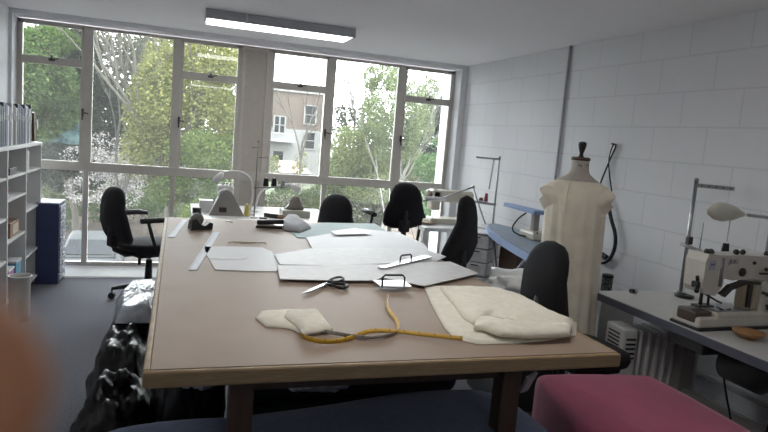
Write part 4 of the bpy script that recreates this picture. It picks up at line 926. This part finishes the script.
for i, (x, z, r) in enumerate([(.05, .36, .012), (.075, .36, .015), (.23, .36, .014), (.27, .36, .012), (.42, .355, .01), (.55, .355, .01)]):
    MB().tube([(x, -.02, .335), (x, -.02, z-.01)], .004, 6).lathe([(r*.5, z-.02), (r, z-.014), (r, z-.004), (r*.4, z+.004)], (x, -.02, 0), 14).build('tension_knob', dark_metal, S)
k = MB(); k.lathe([(.016, -.003), (.02, 0), (.02, .006), (.008, .009)], (.245, -.052, .265), 18, rot=(PI/2, 0, 0)); k.build('oil_window', dark_metal, S)
MB().bb((.355, -.064, .255), (.62, -.05, .262)).build('seam_line', dark_metal, S)
for (x, z) in ((.45, .13), (.48, .11), (.52, .14), (.56, .1), (.41, .16), (.46, .20), (.55, .23), (.38, .28), (.30, .31)): MB().lathe([(.008, -.004), (.008, .004), (.003, .006)], (x, -.064, z), 10, rot=(PI/2, 0, 0)).build('screw', dark_metal, S)
MB().plane_prism([(.42, .09), (.5, .085), (.53, .1), (.5, .14), (.44, .135)], (0, -.062, 0), (1, 0, 0), (0, 0, 1), .018).build('feed_linkage', dark_metal, S)
MB().bb((.50, -.075, .18), (.60, -.06, .30), .01).build('belt_guard', dark_metal, S)
MB().bb((.035, -.0575, .275), (.075, -.055, .32)).build('badge', cm('pale_blue_badge', (.45, .48, .56), .4), S)
def text(s_, size, name, m_, parent, loc, rot, ext=.0006):
    cu = bpy.data.curves.new(name, 'FONT'); cu.body = s_; cu.size = size; cu.extrude = ext; cu.align_x = 'CENTER'; cu.align_y = 'CENTER'; cu.shear = .2
    tmp = bpy.data.objects.new(name, cu); me = bpy.data.meshes.new_from_object(tmp); bpy.data.objects.remove(tmp); me.materials.clear(); me.materials.append(m_)
    o = bpy.data.objects.new(name, me); COL.objects.link(o); o.parent = parent; o.location = loc; o.rotation_euler = rot; return o
text('JUKI', .028, 'lettering', cm('blue_grey_ink', (.2, .22, .3), .5), S, (.185, -.0515, .312), (PI/2, 0, 0))
text('JUKI', .013, 'badge_lettering', MATS['blue_grey_ink'], S, (.055, -.0585, .30), (PI/2, 0, 0))
# thread stand behind it
sp = Vector((2.735, 2.73, BZ+.001))
t = thing('thread_stand', 'tall steel thread stand beside the buttonhole machine', 'thread stand', sp)
MB().lathe([(.035, 0), (.035, .01), (.014, .016)], n=16).build('stand_base', steel, t)
MB().tube([(0, 0, 0), (0, 0, .64)], .0105, 12).lathe([(.013, .635), (.013, .655), (.004, .66)], n=12).build('pole', steel, t)
MB().box((.065, -.068, .62), (.19, .012, .022), (0, .0, -.80), .002).build('top_arm', steel, t)
k = MB()
for x in (.02, .045, .07, .095, .12): k.tube([(x-.006, -x-.003-.008, .62), (x-.004, -x-.003-.002, .62)], .004, 6)
k.build('eyelets', dark_metal, t)
MB().tube([(-.03, .02, .285), (.13, -.19, .225)], .009, 10).build('spool_arm', steel, t); MB().box((-.005, -.015, .31), (.03, .03, .045), None, .006).build('clamp', dark_metal, t)
MB().tube([(.03, -.06, .26), (.032, -.06, .42)], .003, 6).build('spool_pin', steel, t); MB().tube([(.105, -.16, .235), (.107, -.16, .45)], .003, 6).build('spool_pin', steel, t)
cone('black thread cone on the stand above the buttonhole machine', (2.735+.105, 2.73-.16, BZ+.246), blk, .085, .022)
for x_, z_, w_ in ((.40, .165, .05), (.47, .15, .035), (.55, .13, .06), (.43, .105, .03), (.52, .19, .04)):
    MB().box((x_, -.066, z_), (w_, .012, .014), (0, .25, 0), .003).build('linkage_arm', dark_metal if x_ < .5 else steel, S)
MB().lathe([(.022, -.01), (.026, 0), (.026, .01), (.01, .014)], (.575, -.07, .145), 18, rot=(PI/2, 0, 0)).build('drive_pulley', dark_metal, S)
MB().tube([(.13, -.045, .10), (.17, -.055, .085), (.21, -.05, .09)], .005, 6).build('presser_clamp', dark_metal, S)
t = thing('work_lamp', 'cream oval-headed lamp reaching in from the right', 'lamp', (2.80, 2.35, BZ))
hd = ony(712, 210.5, 2.2)-t.location; he = ony(744, 214.5, 2.2)-t.location
dd = (he-hd).normalized(); rot = dd.to_track_quat('Z', 'Y').to_euler()
MB().lathe([(.004, 0), (.022, .012), (.040, .05), (.045, .10), (.034, .16), (.016, .205), (.01, .225)], hd-dd*.03, 20, rot=rot, sx=.6).build('lamp_head', cm('cream_lamp', (.74, .73, .63), .4), t)
MB().tube(smooth_pts([he+dd*.02, he+dd*.2, Vector((.07, .0, .45)), Vector((.07, 0, .2)), Vector((.0, 0, .0))], 2, False), .008, 8).build('lamp_arm', steel, t)
MB().bb((-.03, -.03, .0005), (.03, .03, .03), .004).build('lamp_base', dark_metal, t)
t = thing('wooden_bowl', 'small shallow tan wooden bowl at the table edge', 'bowl', onz(748, 338, BZ+.001))
MB().lathe([(.028, 0), (.032, .003), (.062, .022), (.066, .029), (.062, .029), (.03, .008), (.002, .007)], n=32).build('bowl_body', cm('warm_bowl_wood', (.42, .22, .09), .45), t); MB().lathe([(.063, .0285), (.066, .031), (.061, .0295)], n=32, cap=False).build('bowl_rim', cm('warm_bowl_rim', (.45, .26, .12), .45), t)
t = thing('bobbin', 'small black bobbin clamp on the table near the dress', 'bobbin', onz(633, 293, BZ+.001)); MB().tube([(-.02, 0, .012), (.02, 0, .012)], .012, 12).build('bobbin_spool', blackpl, t); MB().tube([(.01, -.01, .0), (.01, -.01, .03)], .006, 8).build('bobbin_pin', steel, t)
t = thing('rubber_ring', 'flat black round pad at the thread stand foot', 'pad', onz(684, 297, BZ+.001)); MB().lathe([(.03, 0), (.05, .002), (.052, .012), (.03, .016)], n=26, sx=1.0).build('pad_body', blackpl, t); MB().lathe([(.012, .015), (.012, .02), (.004, .021)], n=14).build('pad_hub', dark_metal, t)

# oil radiator under the machine table
ra = thing('oil_radiator', 'white finned oil radiator under the machine table corner', 'radiator', (2.25, 2.60, 0), -.10)
rw = mat('grey_white_enamel', (.75, .75, .74), .45)
MB().bb((-.04, -.08, .06), (.05, .08, .62), .012).build('control_box', rw, ra)
k = MB(); [k.bb((-.042, -.05, .50+i*.02), (-.038, .05, .508+i*.02)) for i in range(5)]; [k.bb((-.02, -.083, .46+i*.025), (.035, -.079, .47+i*.025)) for i in range(5)]; k.build('vent_slots', dark_metal, ra)
for i in range(8): MB().bb((.065+i*.05, -.075, .07), (.085+i*.05, .075, .61), .009).build('fin', rw, ra)
MB().tube([(.04, 0, .12), (.44, 0, .12)], .02).tube([(.04, 0, .55), (.44, 0, .55)], .02).build('oil_channel', rw, ra)
for x in (.0, .42):
    MB().bb((x-.01, -.12, .03), (x+.02, .12, .06), .004).tube([(x-.005, -.11, .022), (x+.02, -.11, .022)], .02).tube([(x-.005, .11, .022), (x+.02, .11, .022)], .02).build('wheel_bracket', blackpl, ra)
t = thing('storage_box', 'white box behind the machine table corner, by the dress', 'box', (2.62, 3.2, 0)); MB().bb((-.13, -.12, 0), (.13, .12, .62), .006).build('box_body', cm('dull_white_box', (.5, .5, .48), .6), t); MB().bb((-.135, -.125, .61), (.135, .125, .635), .004).build('box_lid', cm('dull_white_box', (.5, .5, .48)), t)
t = thing('speckled_jar', 'dark speckled jar standing on the white box behind the dress', 'jar', (2.585, 3.17, .636)); MB().lathe([(.03, 0), (.033, .005), (.034, .10), (.03, .108)], n=20).build('jar_body', mat('speckled_black', (.1, .1, .1), .4, var=.98, scale=70), t); MB().lathe([(.035, .104), (.035, .122), (.02, .126)], n=20).build('jar_lid', blackpl, t)

# ------------------------------------------------------------------ bags and bundles beneath the cutting table
bag_m = mat('black_bin_liner', (.01, .01, .011), .3, var=.2, bump=.7, bscale=9, spec=.35)
clear_m = mat('crinkled_clear_plastic', (.5, .54, .6), .18, var=.3, scale=14, bump=1.0, bscale=22, spec=.9)
def bag(label, c, size, m_, seed, amp=.22, nm='bin_bag', knot=True):
    t = thing(nm, label, 'bag', (c[0], c[1], 0)); MB().blob((0, 0, c[2]), size, amp, 2.1, 5, seed, flat=.003 if c[2]-size[2] < .1 else None).build('bag_body', m_, t, True)
    if knot: MB().blob((.02, .0, c[2]+size[2]*1.05), (.03, .03, .035), .7, 3, 3, seed+2).build('bag_knot', m_, t, True)
    return t
bag('black bin bag on the floor nearest us, left of the table', (-.19, 2.50, .22), (.15, .28, .24), bag_m, 1)
bag('black bin bag in the middle of the heap left of the table', (-.18, 2.96, .25), (.15, .36, .27), bag_m, 2, knot=False)
bag('black bin bag farthest under the left table edge', (-.17, 3.55, .22), (.14, .28, .23), bag_m, 3, knot=False)
bag('black bin bag under the table beside the wooden leg', (.08, 2.42, .40), (.13, .2, .42), bag_m, 6)  # extra bag put in to darken a bright gap under the table
t = thing('silver_bundle', 'bundle in crinkled silvery plastic topping the black bags', 'bundle', (-.155, 3.42, .485))
mb = MB(); heap(mb, [(-.09, -.40), (.08, -.40), (.095, .05), (.09, .34), (-.06, .36), (-.12, .0)], .05, .06, folds=.02, freq=20, seed=2); mb.build('plastic_wrap', clear_m, t); MB().bb((-.085, -.38, -.04), (.075, .33, .06), .02).build('padding', cm('matt_black_film', (.01, .01, .012), .8), t)
t = thing('cardboard_box', 'small brown open box on the floor behind the plastic bundle', 'box', (-.1, 4.45, 0)); MB().bb((-.1, -.08, 0), (.1, .08, .3), .002).build('box_body', cm('carton_brown', (.3, .2, .13), .8), t); MB().box((0, -.1, .31), (.2, .06, .004), (.5, 0, 0)).build('box_flap', cm('carton_brown', (.3, .2, .13)), t)
t = thing('paper_bag', 'beige paper bag leaning beside the chair base', 'bag', (-.30, 4.55, 0)); mb = MB(); mb.prism([(-.07, -.06), (.07, -.08), (.08, .06), (-.05, .08)], 0, .16, .01).build('bag_body', cm('beige_paper', (.42, .36, .29), .8), t); MB().box((0, 0, .17), (.11, .02, .03), (0, 0, .3), .006).build('bag_fold', cm('beige_paper', (.42, .36, .29)), t)
bag('clear plastic bundle under the table front, left of the leg', (.1, 2.35, .62), (.11, .2, .10), clear_m, 8, nm='plastic_bundle', knot=False)
bag('clear plastic bundle under the table front, right of the leg', (.52, 2.2, .64), (.2, .2, .08), clear_m, 9, nm='plastic_bundle', knot=False)
for i, (y_, z_, r_, lb) in enumerate(((2.3, .105, .105, 'dark teal fabric roll at the bottom of the pile under the table'), (2.52, .10, .10, 'dark teal fabric roll behind the lowest one under the table'), (2.41, .30, .105, 'middle dark fabric roll of the pile under the table'), (2.42, .50, .10, 'upper dark fabric roll of the pile under the table'), (2.42, .70, .10, 'topmost dark fabric roll right under the tabletop'))):  # rolls added so the space under the table reads dark
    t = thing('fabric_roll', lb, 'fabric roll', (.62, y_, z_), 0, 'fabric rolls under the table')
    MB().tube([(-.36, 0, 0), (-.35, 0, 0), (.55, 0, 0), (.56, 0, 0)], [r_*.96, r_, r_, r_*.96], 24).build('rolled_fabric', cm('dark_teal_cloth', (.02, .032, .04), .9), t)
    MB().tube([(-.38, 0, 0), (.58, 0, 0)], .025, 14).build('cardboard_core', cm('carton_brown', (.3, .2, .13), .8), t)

# navy and magenta padded stools at the near end
def padded(name, label, outline, z, m_, h=.22, it=2):
    c = Vector((sum(p[0] for p in outline)/len(outline), sum(p[1] for p in outline)/len(outline), 0)); t = thing(name, label, 'bench', c, 0)
    ol = [(p[0]-c.x, p[1]-c.y) for p in outline]
    mb = MB(); pts = [v for v in smooth_pts([(p[0], p[1], 0) for p in ol], it)]
    prevr = None; first = None; N = len(pts)
    for s_, zz in ((.93, z-h), (.985, z-h+.02), (1, z-h+.05), (1, z-.05), (.985, z-.022), (.95, z-.006), (.85, z+.001), (.6, z+.006), (.3, z+.008)):
        ring = [mb.b.verts.new((p.x*s_, p.y*s_, zz+.004*noise.noise(Vector((p.x*6*s_, p.y*6*s_, z))))) for p in pts]
        if prevr:
            for k in range(N): f = mb.b.faces.new((prevr[k], prevr[(k+1) % N], ring[(k+1) % N], ring[k])); f.smooth = True
        else: mb.b.faces.new(ring)
        prevr = ring
    mb.b.faces.new(prevr); mb.build('padded_top', m_, t)
    MB().prism([(p.x*.9, p.y*.9) for p in pts], .06, z-h).build('bench_base', m_, t)
    for q in (ol[0], ol[len(ol)//4], ol[len(ol)//2], ol[3*len(ol)//4]): MB().lathe([(.02, 0), (.024, .06)], (q[0]*.75, q[1]*.75, 0), 12).build('leg', blackpl, t)
    return t
navyfab = mat('navy_cloth', (.10, .14, .27), .9, var=.15, scale=40, bump=.3, bscale=400, sheen=.2)
mag = mat('magenta_cloth', (.36, .036, .115), .85, var=.12, scale=6, bump=.3, bscale=350, sheen=.3)
padded('padded_bench', 'navy blue cloth covered bench tucked under the table front', [(-.24, 1.0), (-.24, 1.82), (-.12, 1.90), (.36, 1.90), (.86, 2.03), (1.20, 2.0), (1.22, 1.7), (1.16, 1.0)], .59, navyfab)
padded('padded_bench', 'magenta cloth covered bench at the right table corner', [(1.30, 1.15), (1.31, 1.62), (1.37, 1.86), (1.44, 2.14), (1.50, 2.16), (1.97, 2.10), (2.0, 2.04), (1.97, 1.15)], .57, mag, .3, 1)
tag(MB().plane_prism([(0, 0), (.03, .01), (.05, .09), (.01, .07)], (1.275, 1.98, .57), (1, .1, 0), (0, -.3, .95), .012).build('plastic_offcut', cm('white_offcut', (.6, .6, .62), .3)), 'white plastic scrap wedged between the navy and magenta benches', 'plastic scrap')

# ------------------------------------------------------------------ the photographer's hand, fingertip before the lens
hn = thing('person', 'blurred bare fingertip of the person holding the camera', 'person', (0, 0, 0))
skin = mat('skin', (.42, .2, .11), .55, var=.06); skin.node_tree.nodes['Principled BSDF'].inputs['Subsurface Weight'].default_value = .3
skin.node_tree.nodes['Principled BSDF'].inputs['Subsurface Radius'].default_value = (.012, .005, .003)
V = []; Ed = []; Rr = []
def add(p, r, prev=None):
    V.append(tuple(p)); Rr.append(r)
    if prev is not None: Ed.append((prev, len(V)-1))
    return len(V)-1
cam_o = Vector((0, 0, EYE))
def near(x, y, dist): return cam_o+ray(x, y)*dist
wrist = add((-.16, -.03, 1.36), .026); palm = add((-.135, .0, 1.385), .03, wrist)
fa = add((-.22, -.12, 1.25), .036, wrist)
tip = near(6, 386, .034)
chains = [[(-.10, .035, 1.425), (-.075, .065, 1.438), near(-380, 440, .045), tip],
          [(-.11, .04, 1.40), (-.085, .072, 1.41), (-.06, .08, 1.415), (-.043, .066, 1.412)],
          [(-.12, .04, 1.378), (-.095, .07, 1.385), (-.072, .076, 1.388), (-.055, .062, 1.385)],
          [(-.13, .035, 1.357), (-.108, .058, 1.36), (-.09, .062, 1.362), (-.075, .05, 1.362)],
          [(-.12, -.015, 1.41), (-.095, -.02, 1.43), (-.07, -.012, 1.44)]]
for i, ch_ in enumerate(chains):
    pr = palm; rr = [.0105, .0105, .0095, .0085] if i == 0 else [.0095, .009, .0085, .0075] if i < 4 else [.013, .0105, .009]
    for p, r in zip(ch_, rr): pr = add(p, r, pr)
me = bpy.data.meshes.new('hand'); me.from_pydata(V, Ed, []); ho = bpy.data.objects.new('hand', me); COL.objects.link(ho); ho.parent = hn
md = ho.modifiers.new('skin', 'SKIN'); sd = me.skin_vertices[0].data
for i, r in enumerate(Rr): sd[i].radius = (r, r)
sd[0].use_root = True; md.use_smooth_shade = True
ho.modifiers.new('subdivision', 'SUBSURF').levels = 2; ho.modifiers[-1].render_levels = 2
me.materials.append(skin)
